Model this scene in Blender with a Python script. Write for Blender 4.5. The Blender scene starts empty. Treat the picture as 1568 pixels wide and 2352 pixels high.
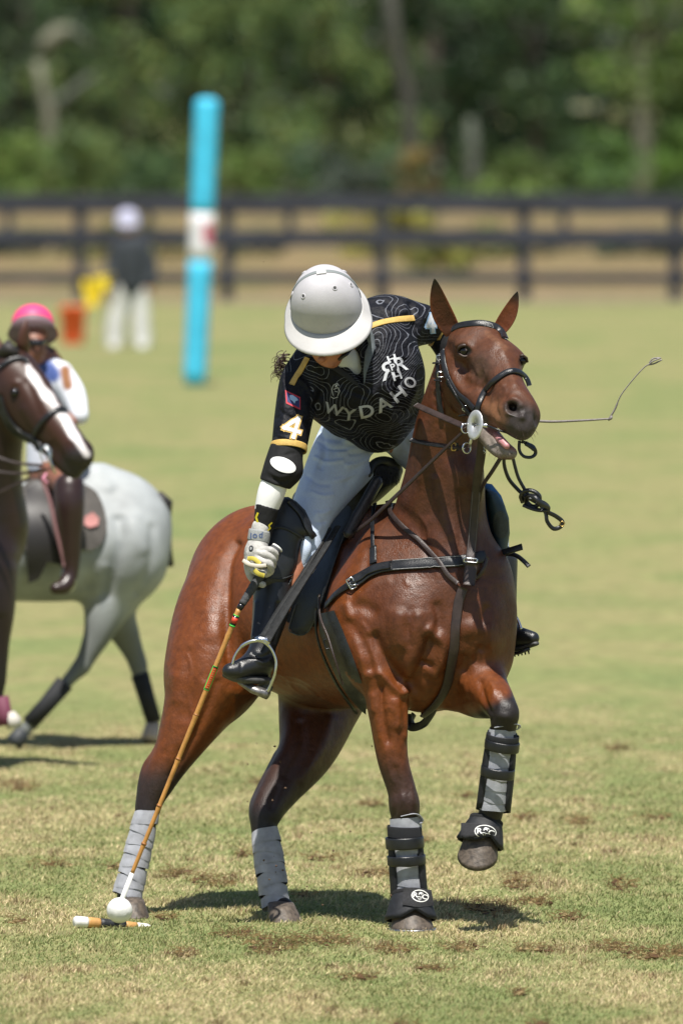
import bpy, bmesh, math, random
import numpy as np
from mathutils import Vector, Matrix, noise
from mathutils.bvhtree import BVHTree
random.seed(4); rng = np.random.default_rng(4)
SC = bpy.context.scene
COL = SC.collection

# ---------------------------------------------------------------- camera, sky, sun, exposure
F, CX, CY, HOR, HC, CD = 26133.0, 784.0, 1176.0, 190.0, 2.97, 40.0
PITCH = math.atan((CY-HOR)/F)
cam = bpy.data.cameras.new('camera'); camo = bpy.data.objects.new('camera', cam); COL.objects.link(camo)
camo.location = (0, -CD, HC); camo.rotation_euler = (math.pi/2-PITCH, 0, 0)
cam.sensor_fit = 'VERTICAL'; cam.sensor_height = 36; cam.lens = F/2352*36
cam.clip_start = 1; cam.clip_end = 3000
cam.dof.use_dof = True; cam.dof.focus_distance = 39.9; cam.dof.aperture_fstop = 4.3
SC.camera = camo
SUN_DIR = Vector((-0.01, -0.40, 0.92)).normalized()       # towards the sun
sl = bpy.data.lights.new('sun', 'SUN'); sl.energy = 5.0; sl.angle = math.radians(.53); sl.color = (1, .955, .88)
so = bpy.data.objects.new('sun', sl); COL.objects.link(so)
so.rotation_euler = SUN_DIR.to_track_quat('Z', 'Y').to_euler(); so.location = (-8, -20, 30)
W = bpy.data.worlds.new('World'); SC.world = W; W.use_nodes = True
wn = W.node_tree; sky = wn.nodes.new('ShaderNodeTexSky'); sky.sky_type = 'NISHITA'; sky.sun_disc = False
sky.sun_elevation = math.asin(SUN_DIR.z); sky.sun_rotation = math.atan2(SUN_DIR.x, SUN_DIR.y)
wn.links.new(sky.outputs[0], wn.nodes['Background'].inputs[0]); wn.nodes['Background'].inputs[1].default_value = .07
SC.view_settings.view_transform = 'Standard'; SC.view_settings.look = 'None'
SC.view_settings.exposure = 0.52; SC.view_settings.gamma = 1

# ---------------------------------------------------------------- pixel <-> place helpers
cp, sp_ = math.cos(PITCH), math.sin(PITCH)
FW = np.array((0, cp, -sp_)); UP = np.array((0, sp_, cp)); RT = np.array((1., 0, 0)); CAM = np.array((0, -CD, HC))
M1 = 1/650.0                                               # metres per photograph unit at the horse
def ray(px, py):
    d = FW + (px-CX)/F*RT - (py-CY)/F*UP
    return d
def P(px, py, y=0.0):
    d = ray(px, py); return CAM + d*((y+CD)/d[1])
def G(px, py, z=0.0):
    d = ray(px, py); return CAM + d*((z-HC)/d[2])
def pix(co):
    v = np.asarray(co) - CAM; w = v@FW
    return CX + F*(v@RT)/w, CY - F*(v@UP)/w

# ---------------------------------------------------------------- object helpers
def empty(name, loc, label, cat, group=None):
    o = bpy.data.objects.new(name, None); COL.objects.link(o); o.location = Vector(loc); o.empty_display_size = .1
    o['label'] = label; o['category'] = cat
    if group: o['group'] = group
    return o
def put(name, me, mat=None, parent=None, label=None, cat=None, group=None, kind=None, smooth=True):
    o = bpy.data.objects.new(name, me); COL.objects.link(o)
    if mat:
        if isinstance(mat, (list, tuple)):
            for m in mat: me.materials.append(m)
        else: me.materials.append(mat)
    if parent is not None:
        o.parent = parent; o.matrix_parent_inverse = world_inv(parent)
    if label: o['label'] = label
    if cat: o['category'] = cat
    if group: o['group'] = group
    if kind: o['kind'] = kind
    if smooth and len(me.polygons): me.polygons.foreach_set('use_smooth', [True]*len(me.polygons))
    return o
def world_inv(o):
    m = Matrix.Translation(o.location) @ o.rotation_euler.to_matrix().to_4x4()
    if o.parent is not None: m = world_of(o)
    return m.inverted()
def world_of(o):
    m = Matrix.Translation(o.location) @ o.rotation_euler.to_matrix().to_4x4()
    if o.parent is not None: m = world_of(o.parent) @ o.matrix_parent_inverse @ m
    return m
def mesh_np(name, co, faces):
    """faces: (n,4) or (n,3) array or list of lists"""
    me = bpy.data.meshes.new(name)
    co = np.asarray(co, np.float32)
    if isinstance(faces, np.ndarray):
        n, k = faces.shape
        me.vertices.add(len(co)); me.vertices.foreach_set('co', co.ravel())
        me.loops.add(n*k); me.loops.foreach_set('vertex_index', faces.ravel().astype(np.int32))
        me.polygons.add(n); me.polygons.foreach_set('loop_start', np.arange(0, n*k, k, dtype=np.int32))
        me.update(calc_edges=True); me.validate()
    else:
        me.from_pydata([tuple(map(float, c)) for c in co], [], faces); me.update()
    return me
def bm_mesh(name, bm):
    me = bpy.data.meshes.new(name); bmesh.ops.recalc_face_normals(bm, faces=bm.faces); bm.to_mesh(me); bm.free(); return me
def get_co(me):
    a = np.empty(len(me.vertices)*3, np.float32); me.vertices.foreach_get('co', a); return a.reshape(-1, 3)
def get_no(me):
    a = np.empty(len(me.vertices)*3, np.float32); me.vertex_normals.foreach_get('vector', a); return a.reshape(-1, 3)
def set_col(me, col, name='tint'):
    a = me.color_attributes.new(name, 'FLOAT_COLOR', 'POINT')
    c = np.ones((len(me.vertices), 4), np.float32); c[:, :3] = col; a.data.foreach_set('color', c.ravel())

# ---------------------------------------------------------------- materials
MATS = {}
def mat(name, col=(.5, .5, .5), rough=.6, spec=.5, metal=0, noise_scale=0, noise_amt=.2, bump=0, bump_scale=200, sheen=0, coat=0, attr=False, stretch=None, trans=0, col2=None):
    if name in MATS: return MATS[name]
    m = bpy.data.materials.new(name); m.use_nodes = True; nt = m.node_tree; b = nt.nodes['Principled BSDF']
    L = nt.links.new
    b.inputs['Roughness'].default_value = rough; b.inputs['Specular IOR Level'].default_value = spec
    b.inputs['Metallic'].default_value = metal; b.inputs['Sheen Weight'].default_value = sheen
    b.inputs['Coat Weight'].default_value = coat; b.inputs['Coat Roughness'].default_value = .15
    b.inputs['Transmission Weight'].default_value = trans
    tc = nt.nodes.new('ShaderNodeTexCoord'); mp = nt.nodes.new('ShaderNodeMapping'); L(tc.outputs['Object'], mp.inputs[0])
    if stretch: mp.inputs['Scale'].default_value = stretch
    src = None
    if attr:
        a = nt.nodes.new('ShaderNodeAttribute'); a.attribute_name = 'tint'; src = a.outputs['Color']
    else:
        r = nt.nodes.new('ShaderNodeRGB'); r.outputs[0].default_value = (*col, 1); src = r.outputs[0]
    if noise_scale:
        n = nt.nodes.new('ShaderNodeTexNoise'); n.inputs['Scale'].default_value = noise_scale; n.inputs['Detail'].default_value = 6
        L(mp.outputs[0], n.inputs['Vector'])
        mx = nt.nodes.new('ShaderNodeMix'); mx.data_type = 'RGBA'
        rmp = nt.nodes.new('ShaderNodeMapRange'); rmp.inputs[1].default_value = .3; rmp.inputs[2].default_value = .7
        L(n.outputs['Fac'], rmp.inputs[0])
        if col2 is not None:
            mx.blend_type = 'MIX'; L(rmp.outputs[0], mx.inputs[0]); L(src, mx.inputs[6]); mx.inputs[7].default_value = (*col2, 1)
        else:
            mx.blend_type = 'MULTIPLY'; mx.inputs[0].default_value = 1
            r2 = nt.nodes.new('ShaderNodeMapRange'); L(rmp.outputs[0], r2.inputs[0]); r2.inputs[3].default_value = 1-noise_amt; r2.inputs[4].default_value = 1+noise_amt
            L(src, mx.inputs[6]); L(r2.outputs[0], mx.inputs[7])
        src = mx.outputs[2]
    L(src, b.inputs['Base Color'])
    if bump:
        n2 = nt.nodes.new('ShaderNodeTexNoise'); n2.inputs['Scale'].default_value = bump_scale; n2.inputs['Detail'].default_value = 4
        L(mp.outputs[0], n2.inputs['Vector'])
        bp = nt.nodes.new('ShaderNodeBump'); bp.inputs['Strength'].default_value = bump; bp.inputs['Distance'].default_value = .004
        L(n2.outputs['Fac'], bp.inputs['Height']); L(bp.outputs[0], b.inputs['Normal'])
    MATS[name] = m; return m

# ---------------------------------------------------------------- implicit bodies
class Field:
    def __init__(s, lo, hi, h=.006, k=.03):
        s.lo = np.array(lo, np.float32); s.h = h; s.k = k; s.dy = 0.0
        s.n = np.ceil((np.array(hi)-lo)/h).astype(int)+1
        s.v = np.full(s.n, .2, np.float32)
    def box(s, lo, hi):
        a = np.clip(np.floor((lo-s.lo)/s.h).astype(int), 0, s.n-1); b = np.clip(np.ceil((hi-s.lo)/s.h).astype(int)+1, 1, s.n)
        ax = [s.lo[i]+s.h*np.arange(a[i], b[i], dtype=np.float32) for i in range(3)]
        X, Y, Z = np.meshgrid(*ax, indexing='ij')
        return tuple(slice(a[i], b[i]) for i in range(3)), np.stack((X, Y, Z), -1)
    def blend(s, sl, d, k, sub=False):
        a = s.v[sl]
        if sub:
            d = -d; h = np.maximum(k-np.abs(a-d), 0)/k; s.v[sl] = np.maximum(a, d)+h*h*k*.25
        else:
            h = np.maximum(k-np.abs(a-d), 0)/k; s.v[sl] = np.minimum(a, d)-h*h*k*.25
    def cone(s, a, b, ra, rb, k=None, flat=None, sub=False):
        k = k or s.k; a = np.asarray(a, np.float32); b = np.asarray(b, np.float32)
        R = max(ra, rb)*(1 if not flat else max(1, 1/flat[1])); m = R+k+.012
        sl, X = s.box(np.minimum(a, b)-m, np.maximum(a, b)+m)
        if X.size == 0: return
        ab = b-a
        t = np.clip(((X-a)@ab)/max(ab@ab, 1e-9), 0, 1)
        q = X-a-t[..., None]*ab
        if flat:
            n = np.asarray(flat[0], np.float32); n = n/np.linalg.norm(n); f = flat[1]
            q = q+((f-1)*(q@n))[..., None]*n
        d = np.sqrt((q*q).sum(-1))-(ra+(rb-ra)*t)
        if flat: d = d/max(1, flat[1])
        s.blend(sl, d.astype(np.float32), k, sub)
    def ell(s, c, r, axes=None, k=None, sub=False):
        k = k or s.k; c = np.asarray(c, np.float32); r = np.asarray(r, np.float32); m = r.max()+k+.012
        sl, X = s.box(c-m, c+m)
        if X.size == 0: return
        q = X-c
        if axes is not None: q = q@np.asarray(axes, np.float32).T
        k0 = np.sqrt(((q/r)**2).sum(-1)); k1 = np.sqrt(((q/(r*r))**2).sum(-1))+1e-6
        d = k0*(k0-1)/k1
        s.blend(sl, d.astype(np.float32), k, sub)
    def chain(s, pts, k=None, flat=None, sub=False):
        """pts: (px, py, y, r in photograph units)"""
        k = k or s.k
        pts = [(p[0], p[1], p[2]+s.dy, p[3]) for p in pts]
        w = smooth_line([(*P(*p[:3]), p[3]*M1*(p[2]+CD)/CD) for p in pts], 8) if len(pts) > 2 else [np.array((*P(*p[:3]), p[3]*M1)) for p in pts]
        W = np.array(w, np.float32); fm = 1 if not flat else max(1, 1/flat[1]); m = k+.012
        lo = (W[:, :3]-W[:, 3:]*fm).min(0)-m; hi = (W[:, :3]+W[:, 3:]*fm).max(0)+m
        sl, X = s.box(lo, hi)
        if X.size == 0: return
        D = np.full(X.shape[:3], .2, np.float32); o0 = [q.start for q in sl]
        for A, B in zip(W[:-1], W[1:]):
            R = max(A[3], B[3])*fm+m
            a = np.minimum(A[:3], B[:3])-R; b = np.maximum(A[:3], B[:3])+R
            i0 = np.maximum(np.floor((a-s.lo)/s.h).astype(int)-o0, 0); i1 = np.maximum(np.ceil((b-s.lo)/s.h).astype(int)+1-o0, 0)
            q3 = tuple(slice(i0[i], i1[i]) for i in range(3)); Y = X[q3]
            if Y.size == 0: continue
            ab = B[:3]-A[:3]; t = np.clip(((Y-A[:3])@ab)/max(ab@ab, 1e-9), 0, 1)
            q = Y-A[:3]-t[..., None]*ab
            if flat:
                n = np.asarray(flat[0], np.float32); n = n/np.linalg.norm(n); q = q+((flat[1]-1)*(q@n))[..., None]*n
            d = np.sqrt((q*q).sum(-1))-(A[3]+(B[3]-A[3])*t)
            if flat: d = d/max(1, flat[1])
            D[q3] = np.minimum(D[q3], d)
        s.blend(sl, D, k, sub)
    def blob(s, px, py, y, r, k=None, sub=False, axes=None):
        y = y+s.dy; r = np.array(r if hasattr(r, '__len__') else (r, r, r))*M1*(y+CD)/CD
        s.ell(P(px, py, y), r, axes, k, sub)
    def mesh(s, name, smooth=2):
        v = s.v; neg = v < 0; n = np.array(v.shape)
        c = np.zeros(n-1, np.int8)
        for i in (0, 1):
            for j in (0, 1):
                for l in (0, 1): c += neg[i:n[0]-1+i, j:n[1]-1+j, l:n[2]-1+l]
        I = np.argwhere((c > 0) & (c < 8)); del c
        idx = np.full(n-1, -1, np.int32); idx[I[:, 0], I[:, 1], I[:, 2]] = np.arange(len(I))
        acc = np.zeros((len(I), 3), np.float32); cnt = np.zeros(len(I), np.float32)
        corner = [(i, j, l) for i in (0, 1) for j in (0, 1) for l in (0, 1)]
        val = {q: v[I[:, 0]+q[0], I[:, 1]+q[1], I[:, 2]+q[2]] for q in corner}
        for q in corner:
            for ax in range(3):
                if q[ax] == 0:
                    q2 = list(q); q2[ax] = 1; q2 = tuple(q2)
                    va, vb = val[q], val[q2]; m = (va < 0) != (vb < 0)
                    t = np.where(m, va/np.where(m, va-vb, 1), 0)
                    p = np.array(q, np.float32)[None, :].repeat(len(I), 0); p[:, ax] += t
                    acc[m] += p[m]; cnt[m] += 1
        co = s.lo+s.h*(I+acc/cnt[:, None])
        faces = []
        for ax in range(3):
            u, w = (ax+1) % 3, (ax+2) % 3
            sa = [slice(1, -1)]*3; sa[ax] = slice(0, -1); sb = list(sa); sb[ax] = slice(1, None)
            A = neg[tuple(sa)]; B = neg[tuple(sb)]
            E = np.argwhere(A != B)
            if len(E) == 0: continue
            flip = A[E[:, 0], E[:, 1], E[:, 2]]
            off = np.ones(3, int); off[ax] = 0; E = E+off
            def g(du, dw):
                e = E.copy(); e[:, u] -= du; e[:, w] -= dw; return idx[e[:, 0], e[:, 1], e[:, 2]]
            Q = np.stack((g(0, 0), g(1, 0), g(1, 1), g(0, 1)), 1)
            Q[~flip] = Q[~flip][:, ::-1]
            faces.append(Q)
        Fc = np.concatenate(faces); Fc = Fc[(Fc >= 0).all(1)]
        for _ in range(smooth):
            a2 = np.zeros_like(co); c2 = np.zeros(len(co), np.float32)
            for i in range(4):
                x, y = Fc[:, i], Fc[:, (i+1) % 4]
                for dd in range(3):
                    a2[:, dd] += np.bincount(x, co[y, dd], len(co)); a2[:, dd] += np.bincount(y, co[x, dd], len(co))
                c2 += np.bincount(x, minlength=len(co)); c2 += np.bincount(y, minlength=len(co))
            co = co*.5+.5*a2/c2[:, None]
        return mesh_np(name, co, Fc)

def seg_dist(px, py, pts):
    """2-D distance and parameter of arrays px,py to polyline pts"""
    best = np.full(px.shape, 1e9); bt = np.zeros(px.shape)
    n = len(pts)-1
    for i in range(n):
        (x0, y0), (x1, y1) = pts[i][:2], pts[i+1][:2]; dx, dy = x1-x0, y1-y0
        t = np.clip(((px-x0)*dx+(py-y0)*dy)/(dx*dx+dy*dy+1e-9), 0, 1)
        d = np.hypot(px-x0-t*dx, py-y0-t*dy); m = d < best
        best[m] = d[m]; bt[m] = (i+t[m])/n
    return best, bt
def sculpt(me, strokes, relax=3):
    """strokes: (points, radius, height) in photograph units; positive raises, on surfaces that face the given side"""
    co = get_co(me); no = get_no(me); px, py = pix(co)
    f = np.clip(-no[:, 1]*2, 0, 1)
    d = np.zeros(len(co))
    for pts, r, h in strokes:
        pts = np.array(pts, float)
        lo = pts.min(0)-3*r; hi = pts.max(0)+3*r
        m = (px > lo[0]) & (px < hi[0]) & (py > lo[1]) & (py < hi[1])
        if not m.any(): continue
        pts = np.array(smooth_line(pts, 5))
        dist, t = seg_dist(px[m], py[m], pts)
        L = np.hypot(*np.diff(pts, axis=0).T).sum()
        e = np.clip(np.minimum(t, 1-t)*L/(r*1.2)+.25, 0, 1); taper = e*e*(3-2*e)
        d[m] += h*np.exp(-(dist/r)**2)*taper
    co = co+no*(d*f*M1)[:, None]
    if relax:
        ed = np.empty(len(me.edges)*2, np.int32); me.edges.foreach_get('vertices', ed); ed = ed.reshape(-1, 2)
        for _ in range(relax):
            c2 = np.bincount(ed.ravel(), minlength=len(co)).astype(float); a2 = np.zeros_like(co)
            for dd in range(3): a2[:, dd] = np.bincount(ed[:, 0], co[ed[:, 1], dd], len(co))+np.bincount(ed[:, 1], co[ed[:, 0], dd], len(co))
            co = co*.4+.6*a2/c2[:, None]
    me.vertices.foreach_set('co', co.astype(np.float32).ravel()); me.update()
def bvh_of(*mes):
    V = []; Fs = []
    for me in mes:
        off = len(V); V += [tuple(v) for v in get_co(me).tolist()]
        lp = np.empty(len(me.loops), np.int32); me.loops.foreach_get('vertex_index', lp)
        st = np.empty(len(me.polygons), np.int32); me.polygons.foreach_get('loop_start', st)
        tt = np.append(st, len(lp))
        Fs += [tuple((lp[tt[i]:tt[i+1]]+off).tolist()) for i in range(len(st))]
    return BVHTree.FromPolygons(V, Fs)
CAMV = Vector(CAM)
def hit(b, px, py):
    d = Vector(ray(px, py)).normalized()
    p, n, i, t = b.ray_cast(CAMV, d)
    if p is None: return None, None
    if n.dot(d) > 0: n = -n
    return p, n
def smooth_line(pts, n=6, closed=False):
    """Catmull-Rom through tuples"""
    p = [np.array(q, float) for q in pts]
    if closed: p = [p[-1]]+p+[p[0], p[1]]
    else: p = [2*p[0]-p[1]]+p+[2*p[-1]-p[-2]]
    out = []
    for i in range(1, len(p)-2):
        for j in range(n):
            t = j/n; a, b, c, d = p[i-1:i+3]
            out.append(.5*((2*b)+(c-a)*t+(2*a-5*b+4*c-d)*t*t+(3*b-a-3*c+d)*t**3))
    if not closed: out.append(p[-2])
    return out
def ribbon_mesh(name, cs, ns, w, th, closed=False, hump=.0):
    """strap along centre points cs with normals ns; w a number or list (metres)"""
    cs = [np.asarray(c, float) for c in cs]; n = len(cs); V = []; Fc = []
    ws = w if hasattr(w, '__len__') else [w]*n
    for i in range(n):
        if closed: t = cs[(i+1) % n]-cs[i-1]
        else: t = cs[min(i+1, n-1)]-cs[max(i-1, 0)]
        t = t/(np.linalg.norm(t)+1e-9); nn = np.asarray(ns[i], float); nn = nn-t*(nn@t); nn /= np.linalg.norm(nn)+1e-9
        s = np.cross(t, nn)
        for (u, v) in ((-.5, 0), (-.5, .7), (-.38, 1), (0, 1+hump), (.38, 1), (.5, .7), (.5, 0), (0, -.2)):
            V.append(cs[i]+s*u*ws[i]+nn*v*th)
    K = 8; m = n if closed else n-1
    for i in range(m):
        a, b = i*K, ((i+1) % n)*K
        for j in range(K): Fc.append([a+j, b+j, b+(j+1) % K, a+(j+1) % K])
    if not closed: Fc.append(list(range(K))[::-1]); Fc.append([(n-1)*K+j for j in range(K)])
    return mesh_np(name, V, Fc)
def tube_mesh(name, cs, rs, K=10, closed=False, flat=1.0):
    cs = [Vector(c) for c in cs]; n = len(cs); V = []; Fc = []
    rs = rs if hasattr(rs, '__len__') else [rs]*n
    t0 = (cs[1]-cs[0]).normalized(); u = t0.orthogonal().normalized()
    for i in range(n):
        if closed: t = (cs[(i+1) % n]-cs[i-1]).normalized()
        else: t = (cs[min(i+1, n-1)]-cs[max(i-1, 0)]).normalized()
        u = (u-t*u.dot(t)).normalized(); v = t.cross(u)
        for j in range(K):
            a = 2*math.pi*j/K; V.append(cs[i]+(u*math.cos(a)+v*math.sin(a)*flat)*rs[i])
    m = n if closed else n-1
    for i in range(m):
        a, b = i*K, ((i+1) % n)*K
        for j in range(K): Fc.append([a+j, a+(j+1) % K, b+(j+1) % K, b+j])
    if not closed: Fc.append(list(range(K))[::-1]); Fc.append([(n-1)*K+j for j in range(K)])
    return mesh_np(name, V, Fc)
def strap(name, pts, w, th, m, parent, on=None, off=.003, n=6, label=None, closed=False, hump=0, wend=None, face=0):
    """pts of (px,py) laid on the bvh `on`, or (px,py,y) standing free; w, th in photograph units"""
    L = smooth_line([p if len(p) > 2 else (p[0], p[1], np.nan) for p in pts], n, closed) if all(len(p) == len(pts[0]) for p in pts) else None
    if L is None: raise ValueError('mixed strap')
    cs = []; ns = []
    for q in L:
        if len(pts[0]) == 2:
            p, nn = hit(on, q[0], q[1])
            if p is None:
                if cs: p = Vector(P(q[0], q[1], cs[-1].y)); nn = ns[-1]
                else: continue
            cs.append(p); ns.append(nn)
        else:
            cs.append(Vector(P(*q))); ns.append(None)
    if len(pts[0]) == 2:
        # even out jumps in depth
        for _ in range(2):
            c2 = [c.copy() for c in cs]
            for i in range(1, len(cs)-1): c2[i].y = min(cs[i].y, (cs[i-1].y+cs[i+1].y)/2+.0)
            cs = c2
        nn = [((ns[max(i-1, 0)]+ns[i]+ns[min(i+1, len(ns)-1)]).normalized()) for i in range(len(ns))]
        ns = [(k*(1-face)+Vector((0, -face, face*.15))).normalized() for k in nn]; cs = [c+k*off for c, k in zip(cs, ns)]
    else:
        if on is not None: ns = [Vector(on)]*len(cs)
        else: ns = [Vector((0, -1, .15))]*len(cs)
    ww = w*M1 if wend is None else [(w+(wend-w)*i/(len(cs)-1))*M1 for i in range(len(cs))]
    return put(name, ribbon_mesh(name, cs, ns, ww, th*M1, closed, hump), m, parent, label)

from mathutils.geometry import delaunay_2d_cdt
def poly_fill(outline, step):
    """points and triangles filling a 2-D outline with inner grid points"""
    o = [Vector((float(a), float(b))) for a, b in outline]; pts = []
    n = len(o)
    for i in range(n):
        a, b = o[i], o[(i+1) % n]; m = max(1, int((b-a).length/step))
        for j in range(m): pts.append(a.lerp(b, j/m))
    nb = len(pts); bd = [(p.x, p.y) for p in pts]
    xs = [p[0] for p in bd]; ys = [p[1] for p in bd]
    B = np.array(bd+[bd[0]]); gx, gy = np.meshgrid(np.arange(min(xs)+step/2, max(xs), step), np.arange(min(ys)+step/2, max(ys), step))
    gx, gy = gx.ravel(), gy.ravel()
    if len(gx):
        ins = np.zeros(len(gx), bool)
        for (x0, y0), (x1, y1) in zip(B[:-1], B[1:]):
            c = ((y0 > gy) != (y1 > gy)) & (gx < (x1-x0)*(gy-y0)/((y1-y0) or 1e-9)+x0); ins ^= c
        dd, _ = seg_dist(gx, gy, B); ins &= dd > step*.45
        pts += [Vector((float(a), float(b))) for a, b in zip(gx[ins], gy[ins])]
    v, e, f, *_ = delaunay_2d_cdt(pts, [], [list(range(nb))], 1, 1e-4)
    return v, f
def panel(name, outline, m, parent, on=None, off=.01, th=.006, step=8, y=None, bulge=0, label=None, smooth_depth=6, rim=1.0):
    """a sheet of leather or cloth laid over the bvh `on` (or at depth y, number or function), seen outline in photograph units"""
    v, f = poly_fill(outline, step); n = len(v)
    px = np.array([p.x for p in v]); py = np.array([p.y for p in v]); Y = np.full(n, np.nan)
    if on is not None:
        for i in range(n):
            p, nn = hit(on, px[i], py[i])
            if p is not None: Y[i] = p.y
    if y is not None:
        yy = np.array([y(a, b) if callable(y) else y for a, b in zip(px, py)]); Y = np.where(np.isnan(Y), yy, np.minimum(Y, yy) if on is not None else yy)
    bad = np.isnan(Y)
    if bad.any():
        g = np.where(~bad)[0]
        for i in np.where(bad)[0]:
            d = np.hypot(px[g]-px[i], py[g]-py[i]); Y[i] = Y[g[d.argmin()]]
    ed = set()
    for t in f:
        for a, b in zip(t, t[1:]+t[:1]): ed.add((min(a, b), max(a, b)))
    E = np.array(list(ed))
    c = np.bincount(E.ravel(), minlength=n)
    Y0 = Y.copy()
    for _ in range(smooth_depth):
        av = (np.bincount(E[:, 0], Y[E[:, 1]], n)+np.bincount(E[:, 1], Y[E[:, 0]], n))/np.maximum(c, 1); Y = np.minimum(Y0, av)*.5+av*.5
    O = np.array(outline+[outline[0]], float); dd, _ = seg_dist(px, py, O); sc = max(dd.max(), 1e-6)
    Y = Y-off-bulge*np.sqrt(np.clip(1-(1-dd/sc)**2, 0, 1))
    top = [P(a, b, c_) for a, b, c_ in zip(px, py, Y)]; bot = [P(a, b, c_+th) for a, b, c_ in zip(px, py, Y)]
    ef = {}
    for t in f:
        for a, b in zip(t, t[1:]+t[:1]): ef[(a, b)] = ef.get((a, b), 0)+1
    Fc = [list(t) for t in f]+[[q+n for q in t[::-1]] for t in f]+[[b, a, a+n, b+n] for (a, b) in ef if (b, a) not in ef]
    me = bpy.data.meshes.new(name); me.from_pydata([tuple(map(float, p)) for p in top+bot], [], Fc)
    bm = bmesh.new(); bm.from_mesh(me); bmesh.ops.recalc_face_normals(bm, faces=bm.faces)
    for e in bm.edges:
        if len(e.link_faces) == 2 and e.calc_face_angle(0) > 1.0: e.smooth = False
    bm.to_mesh(me); bm.free()
    return put(name, me, m, parent, label)
def decal(name, polys, m, parent, on, off=.0016, step=3, fix_y=None, label=None):
    """flat print: list of outlines in photograph units laid on the bvh"""
    V = []; Fc = []
    for o in polys:
        v, f = poly_fill(o, step); b = len(V); ok = []
        for p in v:
            h, nn = hit(on, p.x, p.y)
            if h is None: V.append(None)
            else: V.append(h+nn*off)
        Fc += [[i+b for i in t] for t in f]
    Fc = [t for t in Fc if all(V[i] is not None for i in t)]
    Fc = [t for t in Fc if max(V[i].y for i in t)-min(V[i].y for i in t) < .05]
    V = [v if v is not None else Vector((0, 0, -1)) for v in V]
    used = sorted({i for t in Fc for i in t}); mp = {u: i for i, u in enumerate(used)}
    me = bpy.data.meshes.new(name); me.from_pydata([V[u] for u in used], [], [[mp[i] for i in t] for t in Fc]); me.update()
    return put(name, me, m, parent, label)
def glyph(ch, cx, cy, h, ang=0, sx=1.0, bold=0, flip=False):
    """outlines of a letter centred at cx, cy, height h, rotated ang degrees clockwise on the picture -> list of triangles"""
    c = bpy.data.curves.new('t', 'FONT'); c.body = ch; c.size = 1; c.offset = bold; c.resolution_u = 4
    o = bpy.data.objects.new('t', c); COL.objects.link(o)
    bpy.context.view_layer.update()
    me = bpy.data.meshes.new_from_object(o.evaluated_get(bpy.context.evaluated_depsgraph_get()))
    co = get_co(me).copy(); fs = [list(p.vertices) for p in me.polygons]
    bpy.data.objects.remove(o); bpy.data.curves.remove(c); bpy.data.meshes.remove(me)
    if not len(co): return []
    mid = (co.max(0)+co.min(0))/2; hh = co[:, 1].max()-co[:, 1].min(); co = (co-mid)*h/max(hh, .5)
    x = co[:, 0]*sx*(-1 if flip else 1); y = -co[:, 1]; a = math.radians(ang)
    X = cx+x*math.cos(a)-y*math.sin(a); Y = cy+x*math.sin(a)+y*math.cos(a)
    return [[(float(X[i]), float(Y[i])) for i in t] for t in fs]
def ell_pts(cx, cy, rx, ry, ang=0, n=28):
    a = math.radians(ang); return [(cx+rx*math.cos(t)*math.cos(a)-ry*math.sin(t)*math.sin(a), cy+rx*math.cos(t)*math.sin(a)+ry*math.sin(t)*math.cos(a)) for t in np.linspace(0, 2*math.pi, n, endpoint=False)]
def line_polys(pts, w, closed=False):
    """a drawn line as little quads"""
    out = []; P_ = [np.array(p, float) for p in pts]
    if closed: P_.append(P_[0])
    for a, b in zip(P_[:-1], P_[1:]):
        d = b-a; l = np.linalg.norm(d)
        if l < 1e-6: continue
        d /= l; n = np.array((-d[1], d[0]))*w/2; e = d*w*.15
        out.append([tuple(a-e+n), tuple(b+e+n), tuple(b+e-n), tuple(a-e-n)])
    return out
def stitch(name, pts, m, parent, on, off=.0065, r=.7, dash=4, gap=2.5):
    """raised thread stitches along a line laid on the bvh"""
    L = smooth_line(pts, 12); V = []; Fc = []; acc = 0; cur = []
    for a, b in zip(L[:-1], L[1:]):
        acc += float(np.hypot(*(b-a)[:2])); cur.append(a)
        if acc > dash:
            q0, q1 = cur[0], b; hs = [hit(on, q[0], q[1]) for q in (q0, q1)]
            if all(h[0] is not None for h in hs):
                A, B = [h+nn*off for h, nn in hs]; t = (B-A).normalized(); s = t.cross(hs[0][1]).normalized()*r*M1; u = hs[0][1]*r*M1; k = len(V)
                V += [A+s, A-s, A+u, B+s, B-s, B+u]; Fc += [[k, k+2, k+5, k+3], [k+2, k+1, k+4, k+5], [k, k+1, k+2], [k+3, k+5, k+4]]
            cur = []; acc = -gap
        elif acc < 0: cur = []
    if not V: return None
    return put(name, mesh_np(name, V, Fc), m, parent)
def buckle(name, px, py, y, w, h, r, m, parent, ang=0):
    a = math.radians(ang); pts = []
    for (u, v) in ((-1, -.8), (-.8, -1), (.8, -1), (1, -.8), (1, .8), (.8, 1), (-.8, 1), (-1, .8)):
        x, z = u*w/2, v*h/2; pts.append(P(px+x*math.cos(a)-z*math.sin(a), py+x*math.sin(a)+z*math.cos(a), y))
    return put(name, tube_mesh(name, pts, r*M1, 8, True), m, parent)
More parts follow.
